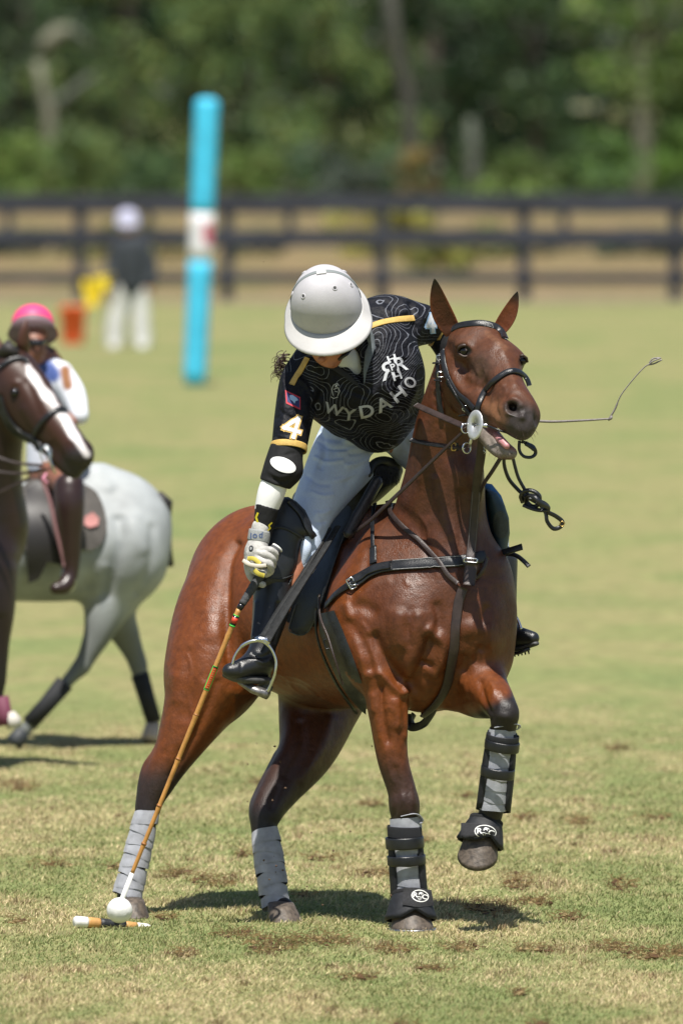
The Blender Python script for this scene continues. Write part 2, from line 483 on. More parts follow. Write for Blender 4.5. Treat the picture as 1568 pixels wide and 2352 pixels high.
# ---------------------------------------------------------------- bay horse
coat = mat('bay_coat', rough=.36, spec=.42, noise_scale=45, noise_amt=.22, bump=.35, bump_scale=300, attr=True, sheen=0)
def coat_detail(m, s1=46, a1=.22, s2=260, a2=.55):
    nt = m.node_tree; b = nt.nodes['Principled BSDF']; L = nt.links.new; tc = nt.nodes.new('ShaderNodeTexCoord')
    mp = nt.nodes.new('ShaderNodeMapping'); mp.inputs['Scale'].default_value = (1, 1, .35); L(tc.outputs['Object'], mp.inputs[0])
    na = nt.nodes.new('ShaderNodeTexNoise'); na.inputs['Scale'].default_value = s1; na.inputs['Detail'].default_value = 3; L(tc.outputs['Object'], na.inputs['Vector'])
    nb = nt.nodes.new('ShaderNodeTexNoise'); nb.inputs['Scale'].default_value = s2; nb.inputs['Detail'].default_value = 3; L(mp.outputs[0], nb.inputs['Vector'])
    b1 = nt.nodes.new('ShaderNodeBump'); b1.inputs['Strength'].default_value = a1; b1.inputs['Distance'].default_value = .008; L(na.outputs['Fac'], b1.inputs['Height'])
    b2 = nt.nodes.new('ShaderNodeBump'); b2.inputs['Strength'].default_value = a2; b2.inputs['Distance'].default_value = .003; L(nb.outputs['Fac'], b2.inputs['Height']); L(b1.outputs[0], b2.inputs['Normal']); L(b2.outputs[0], b.inputs['Normal'])
    nr = nt.nodes.new('ShaderNodeTexNoise'); nr.inputs['Scale'].default_value = 9; nr.inputs['Detail'].default_value = 6; L(tc.outputs['Object'], nr.inputs['Vector'])
    mr = nt.nodes.new('ShaderNodeMapRange'); mr.inputs[1].default_value = .35; mr.inputs[2].default_value = .65; mr.inputs[3].default_value = .36; mr.inputs[4].default_value = .58; L(nr.outputs['Fac'], mr.inputs[0]); L(mr.outputs[0], b.inputs['Roughness'])
coat_detail(coat)
hoof_m = mat('hoof_horn', (.085, .066, .050), .55, noise_scale=60, noise_amt=.5, bump=.5, bump_scale=90)
horse = empty('horse', G(800, 2125), 'large bay polo horse in front, head raised, mouth open, grey bandages round its legs', 'horse')

def horse_body():
    f = Field(P(250, 2130, -.85)-np.array((0, 0, .02)), P(1270, 700, 1.35)+np.array((0, 0, .06)), .0048, .05)
    f.v[...] = .2
    # barrel and quarters
    f.chain([(600, 1335, .98, 165), (720, 1420, .66, 192), (860, 1432, .36, 196), (965, 1430, .16, 186)], .08)
    f.blob(985, 1425, .08, (182, 175, 205), .08)
    f.chain([(610, 1290, .98, 125), (545, 1400, .84, 136), (497, 1530, .70, 119), (462, 1610, .64, 84), (408, 1718, .60, 51), (366, 1795, .59, 37), (340, 1865, .575, 27), (296, 2048, .54, 28), (312, 2085, .52, 25)], .05)
    f.chain([(362, 1735, .62, 10), (341, 1760, .63, 13), (334, 1800, .61, 15), (331, 1850, .59, 14)], .04)
    f.chain([(745, 1330, 1.05, 120), (755, 1500, .95, 120), (728, 1640, .78, 88), (702, 1730, .64, 64), (648, 1808, .53, 47), (614, 1862, .46, 38), (607, 1915, .43, 29), (632, 2062, .36, 28), (655, 2092, .30, 26)], .05)
    f.chain([(640, 1740, .66, 14), (592, 1838, .52, 15), (590, 1870, .48, 16)], .03)
    # withers, back
    f.chain([(905, 1215, .34, 60), (800, 1235, .52, 70), (660, 1250, .8, 90)], .08)
    # neck
    f.chain([(1010, 1360, .10, 150), (1000, 1240, .10, 112), (1018, 1110, .04, 92), (1030, 980, -.03, 76), (1055, 850, -.10, 58)], .06)
    f.chain([(1060, 1330, -.02, 100), (1058, 1200, -.04, 60), (1062, 1090, -.08, 46)], .06)
    # shoulders, breast
    f.chain([(905, 1290, .12, 95), (860, 1420, .05, 108), (880, 1510, -.02, 88)], .06)
    f.chain([(1090, 1330, .02, 80), (1100, 1420, .0, 84), (1105, 1500, -.0, 74)], .06)
    f.blob(945, 1440, -.10, (75, 60, 95), .06); f.blob(1085, 1450, -.11, (62, 50, 95), .06)
    f.chain([(960, 1500, -.08, 60), (965, 1580, -.02, 52)], .05)
    # standing foreleg
    f.chain([(868, 1500, -.03, 85), (885, 1570, -.08, 56), (891, 1640, -.10, 45), (901, 1740, -.11, 36), (922, 1815, -.11, 33), (928, 1850, -.115, 36), (930, 1885, -.11, 31), (932, 1960, -.1, 27), (938, 2040, -.1, 31), (945, 2075, -.14, 31)], .04)
    # lifted foreleg
    f.chain([(1085, 1520, .02, 72), (1110, 1570, -.10, 54), (1140, 1608, -.24, 40), (1155, 1635, -.30, 34), (1156, 1668, -.29, 30), (1152, 1700, -.28, 27), (1142, 1775, -.26, 25), (1128, 1860, -.24, 28), (1112, 1905, -.22, 27)], .04)
    f.chain([(1060, 1590, .02, 46), (1098, 1612, -.08, 38), (1120, 1625, -.18, 24)], .04)
    f.blob(1165, 1640, -.325, (22, 20, 26), .03)
    # head
    f.blob(1088, 792, -.14, (62, 70, 54), .03)                    # cranium
    f.chain([(1110, 800, -.20, 56), (1140, 840, -.30, 52)], .04)  # forehead
    f.chain([(1145, 830, -.30, 46), (1165, 885, -.42, 38), (1186, 925, -.52, 38)], .04)
    f.chain([(1180, 820, -.29, 15), (1190, 825, -.30, 15)], .03)  # far eye ridge
    f.chain([(1058, 786, -.235, 12), (1082, 790, -.265, 11)], .03)  # near eye ridge
    f.blob(1062, 858, -.16, (46, 34, 58), .03)                    # cheek
    f.chain([(1070, 880, -.18, 44), (1110, 925, -.34, 34), (1150, 948, -.47, 34)], .04)
    f.blob(1196, 955, -.545, (45, 38, 42), .03)                   # muzzle
    f.chain([(1165, 960, -.52, 30), (1198, 985, -.57, 27)], .03)  # upper lip
    f.chain([(1176, 933, -.59, 22), (1190, 945, -.6, 18)], .02)  # nostril wing
    f.chain([(1050, 905, -.14, 30), (1090, 955, -.28, 26), (1124, 1003, -.42, 25), (1149, 1030, -.50, 23), (1172, 1041, -.53, 16)], .025) # lower jaw
    # openings
    f.chain([(1158, 926, -.60, 11), (1172, 930, -.605, 17), (1190, 940, -.612, 15)], .012, sub=True)
    f.chain([(1176, 934, -.66, 13), (1178, 936, -.56, 9)], .012, sub=True)
    f.chain([(1238, 932, -.57, 9), (1236, 948, -.58, 11), (1230, 968, -.57, 8)], .012, sub=True)
    f.chain([(1122, 976, -.52, 7), (1142, 993, -.56, 12), (1168, 1012, -.60, 15), (1205, 1026, -.64, 14)], .012, sub=True)
    me = f.mesh('body', 3)
    return me
body_me = horse_body()
BREAST = [
    # breast and shoulder muscles
    ([(850, 1450), (880, 1510), (926, 1566)], 15, -11), ([(800, 1420), (840, 1500), (850, 1545)], 11, -7),
    ([(921, 1395), (915, 1440), (925, 1500)], 24, 9), ([(960, 1400), (958, 1450), (945, 1520), (935, 1560)], 15, 7),
    ([(942, 1400), (938, 1440), (942, 1490)], 9, -4), ([(1000, 1380), (1008, 1425), (996, 1465)], 11, -6), ([(975, 1440), (1002, 1460), (1018, 1480), (1010, 1520), (990, 1560)], 12, 9),
    ([(990, 1460), (970, 1520), (935, 1580)], 11, -8), ([(960, 1523), (995, 1530)], 6, -7), ([(945, 1590), (965, 1600), (985, 1560)], 12, 6),
    ([(1075, 1420), (1085, 1470)], 24, 8), ([(1115, 1430), (1125, 1490)], 18, 6), ([(1070, 1500), (1060, 1550)], 14, -7), ([(1100, 1480), (1092, 1530)], 8, -5),
    ([(1120, 1390), (1105, 1440), (1108, 1500)], 8, -5), ([(800, 1395), (830, 1390), (870, 1410)], 14, -5),
    ([(790, 1380), (810, 1440), (835, 1520), (845, 1560)], 10, 4),
    # forearm
    ([(862, 1545), (880, 1550), (905, 1580), (925, 1600)], 8, 7), ([(873, 1570), (878, 1640), (892, 1710)], 7, -7), ([(905, 1600), (912, 1680)], 13, 6), ([(856, 1590), (858, 1640)], 7, 4),
    ([(927, 1575), (931, 1640), (930, 1700)], 5, 4), ([(925, 1580), (940, 1592)], 9, 7),
]
sculpt(body_me, [(a, b, c*1.45) for a, b, c in BREAST]+[
    # knee, lower leg
    ([(915, 1835), (935, 1830)], 14, 4), ([(905, 1880), (915, 1800), (905, 1760)], 5, -4), ([(945, 1800), (950, 1850)], 5, 3),
    # neck
    ([(900, 1160), (960, 1210), (1000, 1300)], 14, -5), ([(1060, 1120), (1062, 1250), (1078, 1340)], 16, -10), ([(985, 1180), (1000, 1260)], 26, 6), ([(1000, 1090), (1010, 1160), (1040, 1240)], 10, 5), ([(965, 960), (975, 1040), (960, 1110)], 10, 4),
    ([(1095, 1110), (1090, 1240), (1100, 1320)], 12, 5), ([(850, 1250), (835, 1330), (800, 1370)], 12, -5), ([(900, 1330), (850, 1350), (800, 1400)], 10, 4),
    # head: eye socket, face crest, cheek, bridge
    ([(1046, 800), (1056, 789), (1072, 789), (1086, 803)], 5, 7), ([(1050, 816), (1066, 824), (1084, 814)], 5, 4), ([(1094, 825), (1106, 850), (1106, 885)], 14, -4), ([(1070, 862), (1092, 872), (1112, 886)], 10, 7),
    ([(1074, 838), (1064, 870), (1074, 900)], 11, -3), ([(1040, 850), (1045, 880), (1075, 912)], 12, 6), ([(1032, 815), (1028, 800), (1034, 785)], 7, -5), ([(1112, 890), (1120, 930)], 10, -6),
    ([(1150, 800), (1170, 850), (1185, 890)], 10, 5), ([(1130, 770), (1150, 800)], 16, 4), ([(1165, 905), (1155, 925), (1158, 950)], 8, -5), ([(1158, 940), (1165, 922), (1180, 919), (1192, 928), (1190, 945)], 5, 6), ([(1168, 956), (1192, 958)], 7, -6), ([(1152, 945), (1148, 930), (1156, 915)], 5, 4), ([(1200, 925), (1196, 945), (1204, 965)], 6, 5), ([(1140, 915), (1138, 940), (1146, 962)], 5, -4), ([(1168, 985), (1185, 998), (1205, 1000)], 5, -3), ([(1118, 1000), (1130, 1025), (1150, 1040)], 5, -4), ([(1204, 930), (1212, 960)], 8, -5),
    # quarters
    ([(548, 1240), (525, 1300), (520, 1420), (528, 1540)], 10, -12), ([(500, 1260), (480, 1360), (490, 1480)], 26, 6), ([(430, 1480), (440, 1580), (425, 1660)], 18, -5), ([(405, 1540), (405, 1620)], 14, 5), ([(470, 1560), (450, 1640), (410, 1720)], 12, 5), ([(500, 1560), (470, 1640), (430, 1720), (390, 1790)], 8, -6), ([(520, 1580), (555, 1600)], 16, 6),
    ([(610, 1480), (700, 1560), (800, 1600)], 16, 4), ([(640, 1560), (740, 1606)], 8, -3), ([(690, 1650), (690, 1720), (650, 1790)], 12, -6), ([(760, 1640), (730, 1730), (680, 1800)], 14, 6), ([(640, 1800), (620, 1860)], 6, -5),
    ([(1060, 1560), (1080, 1600)], 12, 5), ([(1100, 1560), (1112, 1610), (1126, 1640)], 6, -7), ([(1128, 1560), (1140, 1600)], 12, 5), ([(1140, 1640), (1170, 1650)], 8, 4), ([(1136, 1612), (1128, 1660)], 5, -4),
])
# fine veins and folds
VE = []
for a in (((868, 1560), (872, 1600), (864, 1640), (870, 1700)), ((912, 1590), (918, 1640), (910, 1690), (916, 1730)), ((885, 1720), (892, 1770), (905, 1800)), ((940, 1405), (936, 1425), (944, 1450), (938, 1475)), ((985, 1400), (996, 1418), (992, 1440)), ((830, 1430), (850, 1460), (852, 1500)),
          ((1090, 1400), (1082, 1440), (1088, 1480), (1080, 1520)), ((1130, 1420), (1124, 1460), (1130, 1500)), ((1120, 1560), (1132, 1580), (1130, 1604)), ((1140, 1556), (1150, 1580), (1152, 1600)),
          ((600, 1530), (640, 1548), (690, 1560), (740, 1590), (790, 1604)), ((660, 1556), (672, 1580), (700, 1600)), ((430, 1500), (440, 1540), (432, 1590), (440, 1640)), ((400, 1640), (392, 1680), (380, 1720)), ((452, 1650), (440, 1690), (420, 1720)),
          ((705, 1660), (690, 1700), (672, 1740), (650, 1780)), ((740, 1660), (735, 1700), (715, 1745)), ((1110, 842), (1116, 862), (1110, 880), (1120, 900)), ((1130, 870), (1138, 884), (1134, 900)), ((1060, 836), (1056, 850), (1064, 866)), ((1150, 880), (1160, 895), (1156, 912)), ((1046, 868), (1052, 884), (1064, 896)),
          ((1010, 1120), (1014, 1160), (1030, 1200)), ((960, 1180), (980, 1210), (984, 1240)), ((1040, 1240), (1046, 1270), (1040, 1300)), ((980, 1290), (1000, 1310), (1004, 1330))):
    VE.append((a, 3.0, 2.0))
for i in range(9): VE.append((((1030+i*5, 1590-i*3), (1036+i*5, 1606-i*2), (1048+i*5, 1622-i*2)), 2.6, -1.6))
for i in range(6): VE.append((((985+i*3, 860+i*22), (1000+i*3, 866+i*24), (1012+i*3, 880+i*24)), 4, -1.8))
for a in (((880, 1555), (884, 1590), (878, 1625), (886, 1665)), ((905, 1640), (895, 1625), (882, 1630)), ((940, 1425), (950, 1440), (946, 1462)), ((930, 1330), (936, 1345), (945, 1340)), ((1012, 1450), (1008, 1500), (1015, 1530)),
          ((565, 1500), (580, 1540), (560, 1580)), ((640, 1540), (660, 1560), (700, 1575), (730, 1600)), ((1100, 1570), (1108, 1580), (1106, 1600)), ((1075, 840), (1085, 860), (1082, 880)), ((1092, 850), (1100, 865), (1092, 895)), ((1135, 905), (1150, 890), (1160, 880))):
    VE.append((a, 2.6, 2.2))
sculpt(body_me, VE)
def sstep(x, a, b): t = np.clip((x-a)/(b-a), 0, 1); return t*t*(3-2*t)
def horse_tint(me):
    co = get_co(me); px, py = pix(co); no = get_no(me)
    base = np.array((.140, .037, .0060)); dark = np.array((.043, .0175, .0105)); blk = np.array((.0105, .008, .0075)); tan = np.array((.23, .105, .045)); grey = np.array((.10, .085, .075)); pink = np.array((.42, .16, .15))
    C = np.tile(base, (len(co), 1)).astype(float)
    def mix(w, c):
        nonlocal C; C = C*(1-w[:, None])+np.asarray(c)*w[:, None]
    nz = np.array([noise.noise(Vector(c)*3) for c in co[::1].tolist()]) if len(co) < 90000 else np.array([noise.noise(Vector((c[0]*3, c[1]*3, c[2]*3))) for c in co.tolist()])
    # darker neck and breast than quarters
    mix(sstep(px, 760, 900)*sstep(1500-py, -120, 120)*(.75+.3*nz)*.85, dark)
    mix(sstep(py, 1500, 1600)*sstep(px, 590, 690)*sstep(840-px, 0, 15)*.35, dark)  # low belly and far thigh: shade painted into the coat
    head = sstep(1062-py, 0, 20)*(1-sstep(co[:, 1], -.17, -.06))
    headw = head*sstep(px, 1000, 1030)
    mix(headw*.7, np.array((.085, .031, .0125)))
    # black points, and under-belly shade painted into the far hind leg
    hind = 1-sstep(px, 690, 760)
    mix(sstep(py+nz*40, 1725, 1815)*(px < 470)*1., blk*1.6+.25*base*.3)
    mix(sstep(py+nz*30, 1800, 1900)*(px < 470)*1., blk)
    mix((px > 540)*(px < 840)*(py > 1595)*(co[:, 1] > .35)*.55, dark*.7); mix((px > 540)*(px < 840)*sstep(py+nz*40+(780-px)*.3, 1700, 1880)*.8, blk*1.8); mix((px > 540)*(px < 700)*sstep(py, 1830, 1880)*1., blk)  # first mix is painted belly shade, the others black points
    fore = (px > 835)*(px < 1020)*1.
    mix(fore*sstep(py+nz*20, 1690, 1800)*.8, blk*2.2); mix(fore*sstep(py, 1800, 1900)*.8, blk)
    lf = sstep(px, 1030, 1040)*1.
    mix(lf*sstep(py+(px-1130)*.5+nz*10, 1600, 1628), blk*1.5)
    # muzzle
    dm = np.hypot(px-1200, (py-975))
    mix(headw*(1-sstep(dm+nz*14, 34, 66))*(co[:, 1] < -.3), blk*3.2)
    mix(headw*(1-sstep(np.hypot((px-1130)/1.0, (py-955)/1.2), 14, 46))*.75*(co[:, 1] < -.2), tan*.85)
    mix(headw*(1-sstep(np.hypot(px-1176, (py-934)*1.4), 16, 26))*.8, blk*3)
    jd, jt = seg_dist(px, py, [(1100, 970), (1125, 1020), (1155, 1040), (1180, 1040)])
    mix((1-sstep(jd, 14, 26))*headw*(co[:, 1] < -.3), np.array((.20, .17, .15)))
    md, mt = seg_dist(px, py, [(1128, 984), (1145, 1000), (1166, 1018), (1186, 1026)])
    mix((1-sstep(md, 8, 15))*headw*(co[:, 1] < -.3), np.array((.30, .15, .13)))
    # round the eyes
    mix((1-sstep(np.hypot((px-1066)/1.35, py-806), 9, 15))*headw, blk*1.4); mix((1-sstep(np.hypot(px-1203, py-829), 8, 17))*headw*.8, blk*2)
    mix(headw*(1-sstep(np.hypot((px-1105), (py-840)*.8), 10, 42))*.3, grey)
    mix(headw*(1-sstep(seg_dist(px, py, [(1118, 765), (1160, 800)])[0], 3, 9))*.25, tan)
    C *= (1+.12*nz)[:, None]
    set_col(me, np.clip(C, 0, 1))
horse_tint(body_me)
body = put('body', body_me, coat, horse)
BV = bvh_of(body_me)
# ears
def ear(tip, base, wdt, dpt, bd, inner_dark=.6):
    a = P(*tip); b = P(*base); V = []; Fc = []; n = 14; K = 16
    ax = a-b; L = np.linalg.norm(ax); ax /= L
    s = np.array((1., 0, 0)); s -= ax*(s@ax); s /= np.linalg.norm(s); fr = np.cross(s, ax)
    if fr[1] > 0: fr = -fr
    for i in range(n+1):
        t = i/n; w = wdt*M1*(math.sin(math.pi*min(1, .22+t*.78))**.75+.02)*(1-.15*t); cur = b+ax*L*t+s*bd*M1*math.sin(t*math.pi)*1.0
        for j in range(K):
            th = 2*math.pi*j/K
            r = w; x = math.cos(th)*r; y = math.sin(th)*r*.6
            if math.sin(th) > .2: y = -math.sin(th)*r*.18*(1 if t > .1 else 0)+(.1*r)     # front dished in
            V.append(cur+s*x+fr*y)
    for i in range(n):
        for j in range(K): Fc.append([i*K+j, i*K+(j+1) % K, (i+1)*K+(j+1) % K, (i+1)*K+j])
    Fc.append([n*K+j for j in range(K)])
    me = mesh_np('ear', V, Fc)
    co = get_co(me); t = (co-b)@ax/L; inner = np.abs((co-b)@s)/(wdt*M1)
    C = np.array((.14, .038, .012))[None]*np.ones((len(co), 1)); 
    w = sstep(t, .6, .95)[:, None]; C = C*(1-w)+np.array((.01, .008, .007))*w
    idx = np.arange(len(co)) % K; dk = ((idx > 1) & (idx < 7))[:, None]*inner_dark*(t < .8)[:, None]; C = C*(1-dk)+np.array((.02, .01, .008))*dk
    set_col(me, C)
    o = put('ear', me, coat, horse); sb = o.modifiers.new('s', 'SUBSURF'); sb.levels = sb.render_levels = 1
ear((997, 639, -.16), (1041, 768, -.10), 26, .5, -9)
ear((1188, 669, -.16), (1142, 764, -.14), 20, .5, 5, .1)
# eyes
def eyeball(px, py, y, r, hi=True):
    bm = bmesh.new(); bmesh.ops.create_uvsphere(bm, u_segments=20, v_segments=12, radius=r*M1); bmesh.ops.translate(bm, verts=bm.verts, vec=Vector(P(px, py, y)))
    me = bm_mesh('eye', bm); co = get_co(me); x, z = pix(co)
    C = np.tile((.006, .004, .004), (len(co), 1)); w = (1-sstep(np.hypot(x-px-r*.55, z-py+r*.45), r*.3, r*.5))[:, None]*(1 if hi else 0)
    C = C*(1-w)+np.array((.6, .47, .42))*w; set_col(me, C)
    return put('eye', me, mat('eye_wet', attr=True, rough=.12, spec=.5), horse)
lidm = mat('eyelid_skin', (.035, .018, .012), .5, bump=.3, noise_scale=80, noise_amt=.2)
ey = hit(BV, 1067, 806)[0].y
e1 = eyeball(1067, 806, ey+.008, 13)
def lid(pts, r, y0): put('eyelid', tube_mesh('eyelid', [P(a, b, y0+c) for a, b, c in smooth_line(pts, 5)], [r*M1*k for k in np.interp(np.linspace(0, 1, (len(pts)-1)*5+1), (0, .2, .8, 1), (.3, 1, 1, .3))], 8), lidm, e1)
lid([(1050, 808, .010), (1055, 797, -.004), (1066, 793, -.011), (1078, 797, -.006), (1087, 808, .006)], 4.2, ey)
lid([(1050, 808, .010), (1057, 815, -.002), (1067, 819, -.008), (1078, 815, -.004), (1087, 808, .006)], 3.0, ey)
e2 = eyeball(1199, 829, -.335, 10, False)
put('eyelid', tube_mesh('eyelid', [P(*q) for q in ((1192, 818, -.355), (1200, 816, -.355), (1208, 822, -.345), (1210, 832, -.34))], 3.2*M1, 8), lidm, e2)
# whiskers
wv = []; wf = []
for i in range(46):
    px_, py_ = (rng.uniform(1122, 1178), rng.uniform(1030, 1050)) if i < 24 else (rng.uniform(1185, 1232), rng.uniform(975, 1005))
    hp_, hn_ = hit(BV, px_, py_)
    if hp_ is None: continue
    d_ = (Vector(hn_)+Vector((rng.uniform(-.3, .5), -.2, -.7))).normalized(); ln = rng.uniform(.012, .030)
    m_ = tube_mesh('w', [hp_, hp_+d_*ln*.5, hp_+d_*ln+Vector((0, 0, -.004))], [.0005, .0004, .0002], 3); b0 = len(wv); wv += list(get_co(m_)); wf += [[v+b0 for v in p.vertices] for p in m_.polygons]; bpy.data.meshes.remove(m_)
wh_ = put('whiskers', mesh_np('whiskers', wv, wf), lidm, horse); wh_['kind'] = 'stuff'
# tongue
f = Field(P(1120, 1050, -.72), P(1210, 980, -.35), .003, .01)
f.chain([(1132, 996, -.45, 7), (1150, 1011, -.53, 9), (1163, 1024, -.555, 8)], .01)
put('tongue', f.mesh('tongue'), mat('tongue_flesh', (.42, .19, .20), .4, noise_scale=80, noise_amt=.2, bump=.3), horse)
# hooves
def hoof(cx, topy, cyb, y, rt, rb, grounded=True, tilt=(0, 0), depth=1.15, tone=1, toe=0):
    """coronet to ground; cx top centre (px), bottom centre offset by tilt"""
    V = []; Fc = []; K = 28; R = 7
    t3 = P(cx, topy, y); b3 = P(cx+tilt[0], cyb, y-tilt[1])
    for i in range(R):
        t = i/(R-1); c = t3*(1-t)+b3*t; r = (rt+(rb-rt)*t**.9)*M1
        for j in range(K):
            a = 2*math.pi*j/K; V.append(c+np.array((math.cos(a)*r, math.sin(a)*r*depth, math.sin(a)*((.010 if grounded else 0)*(1-t)+toe*t))))
    for i in range(R-1):
        for j in range(K): Fc.append([i*K+j, i*K+(j+1) % K, (i+1)*K+(j+1) % K, (i+1)*K+j])
    V.append(b3); c = len(V)-1
    for j in range(K): Fc.append([c, (R-1)*K+j, (R-1)*K+(j+1) % K])
    V.append(t3+np.array((0, 0, .008))); c = len(V)-1
    for j in range(K): Fc.append([c, (j+1) % K, j])
    return put('hoof', mesh_np('hoof', V, Fc), hoof_m, horse)
def shoe(cx, py, y, r, depth=1.15):
    c = P(cx, py, y); pts = [c+np.array((math.cos(a)*r*M1, math.sin(a)*r*M1*depth, .003)) for a in np.linspace(-math.pi*1.35, math.pi*.35, 30)]
    return put('horseshoe', tube_mesh('horseshoe', pts, .0055, 8), mat('worn_steel', (.45, .45, .46), .35, metal=1), horse)
hoof(304, 2068, 2112, .42, 27, 34, tilt=(8, .02))
hoof(645, 2076, 2120, .27, 30, 40, tilt=(12, .04))
hoof(941, 2066, 2137, -.13, 31, 51, tilt=(6, .05)); shoe(947, 2137, -.18, 51)
# lifted hoof
hoof(1104, 1922, 1968, -.24, 38, 46, False, (-8, .03), 1.05, toe=.045)
# ---------------------------------------------------------------- leather, metal and cloth
lea = mat('black_leather', (.013, .014, .016), .30, .5, noise_scale=30, noise_amt=.3, bump=.25, bump_scale=500)
lea_b = mat('brown_leather', (.034, .022, .019), .42, .5, noise_scale=30, noise_amt=.3, bump=.25, bump_scale=500)
lea_w = mat('worn_saddle_leather', (.017, .020, .021), .46, .5, noise_scale=9, noise_amt=.5, bump=.35, bump_scale=350)
steel = mat('steel', (.62, .64, .67), .22, metal=1)
alu = mat('brushed_aluminium', (.62, .63, .64), .42, metal=.6, noise_scale=60, noise_amt=.12)
brass = mat('brass', (.6, .42, .15), .3, metal=1)
thread = mat('pale_thread', (.4, .4, .4), .8)
wrap_m = mat('grey_knit_wrap', (.34, .35, .385), .92, .2, noise_scale=28, noise_amt=.20, bump=.5, bump_scale=700, sheen=.2)
boot_m = mat('boot_neoprene', (.013, .014, .017), .6, .4, noise_scale=60, noise_amt=.4, bump=.4, bump_scale=400)

# leg wraps: separate turns of bandage
def wrap(top, bot, rt, rb, turns, slope, start=0, tear=None, mid=None):
    """top/bot: (px,py,y). Turns of bandage, each a band slightly proud of the next"""
    a = P(*top); b = P(*bot); ax = (b-a); L = np.linalg.norm(ax); ax /= L
    s = np.array((1., 0, 0)); s -= ax*(s@ax); s /= np.linalg.norm(s); fr = np.cross(ax, s)
    if fr[1] > 0: fr = -fr
    for i in range(turns):
        t0 = i/turns; t1 = (i+1.28)/turns; K = 40; V = []; Fc = []; J = 6
        sl = slope*(1 if i % 2 else -.55)+rng.uniform(-.55, .55)*slope; ph = rng.uniform(0, 6.3); tw = rng.uniform(-.12, .12)
        if i == turns-1: t1 = 1.0
        for j in range(J):
            u = j/(J-1); t = t0+(t1-t0)*u
            for k in range(K):
                th = 2*math.pi*k/K
                tt = t+sl*math.cos(th)*.5/L*M1*10+.006*math.sin(3*th+ph)
                tt = min(max(tt, -.03), 1.02)
                r = (rt+(rb-rt)*tt)*M1+(mid*M1*math.sin(math.pi*min(max(tt,0),1)) if mid else 0)
                lift = .0034*u+.0002+.0005*math.sin(5*th+ph+u*3)+.0003*math.sin(9*th-ph)
                if j == J-1: lift -= .0006
                V.append(a+ax*L*tt+(s*math.cos(th)+fr*math.sin(th))*(r+lift))
        for j in range(J-1):
            for k in range(K): Fc.append([j*K+k, j*K+(k+1) % K, (j+1)*K+(k+1) % K, (j+1)*K+k])
        put('bandage_turn', mesh_np('bandage_turn', V, Fc), wrap_m, wraps)
def new_wrap(loc, lab=None):
    global wraps
    wraps = bpy.data.objects.new('leg_wrap', None); COL.objects.link(wraps); wraps.parent = horse
    wraps.matrix_parent_inverse = world_inv(horse); wraps.location = Vector(loc); wraps.empty_display_size = .05
    if lab: wraps['label'] = lab
new_wrap(P(315, 1960, .56)); wrap((339, 1862, .575), (292, 2060, .54), 28, 34, 8, 1.5)
new_wrap(P(620, 2000, .38)); wrap((608, 1908, .43), (633, 2082, .34), 31, 31, 7, 1.3, mid=3)
new_wrap(P(934, 1960, -.1)); wrap((930, 1876, -.11), (939, 2052, -.1), 35, 33, 7, .7)
new_wrap(P(1140, 1760, -.26)); wrap((1154, 1672, -.29), (1131, 1858, -.25), 30, 30, 7, .7)
# loose wrap ends
put('loose_end', ribbon_mesh('loose_end', [P(*q) for q in smooth_line([(1135, 1672, -.335), (1160, 1668, -.34), (1182, 1664, -.33), (1192, 1668, -.30), (1188, 1676, -.29), (1176, 1675, -.30)], 5)], [(0, 0, 1)]*26, 7*M1, .003), wrap_m, wraps)
put('loose_end', ribbon_mesh('loose_end', [P(*q) for q in smooth_line([(920, 1876, -.16), (950, 1870, -.16), (964, 1876, -.14), (969, 1888, -.13), (962, 1892, -.14)], 5)], [(0, 0, 1)]*21, 8*M1, .003), wrap_m, wraps)

def boot_cuff(a, b, ra, rb, gap_deg, n=9, t=.006, lab='tendon_boot'):
    """open-fronted tendon boot shell"""
    A = P(*a); B = P(*b); ax = B-A; L = np.linalg.norm(ax); ax /= L
    s = np.array((1., 0, 0)); s -= ax*(s@ax); s /= np.linalg.norm(s); fr = np.cross(ax, s)
    if fr[1] > 0: fr = -fr
    K = 26; V = []; Fc = []
    for i in range(n):
        u = i/(n-1); r = (ra+(rb-ra)*u**3+4*math.sin(math.pi*u))*M1
        g = math.radians(gap_deg)*(1-.15*math.sin(math.pi*u))
        for k in range(K):
            th = math.pi/2+g+(2*math.pi-2*g)*k/(K-1)
            end = 1 if 0 < k < K-1 else .9
            p = A+ax*L*u+(s*math.cos(th)+fr*math.sin(th))*r*end+ax*(.02 if i == n-1 else 0)*(-math.cos(th-math.pi/2)*1.0)
            V.append(p)
    for i in range(n-1):
        for k in range(K-1): Fc.append([i*K+k, i*K+k+1, (i+1)*K+k+1, (i+1)*K+k])
    o = put(lab, mesh_np(lab, V, Fc), boot_m, horse)
    sd = o.modifiers.new('s', 'SOLIDIFY'); sd.thickness = t; sd.offset = 0
    return o, A, B
def ringband(name, c, ax, r, w, th, m, parent, tilt=0, flat=1.0, K=36):
    ax = np.array(ax, float); ax /= np.linalg.norm(ax); s = np.array((1., 0, 0)); s -= ax*(s@ax); s /= np.linalg.norm(s); fr = np.cross(ax, s)
    cs = []; ns = []
    for k in range(K):
        a = 2*math.pi*k/K; n = s*math.cos(a)+fr*math.sin(a)*flat; cs.append(c+n*r+ax*tilt*math.cos(a)); ns.append(n)
    return put(name, ribbon_mesh(name, cs, ns, w, th, True), m, parent)
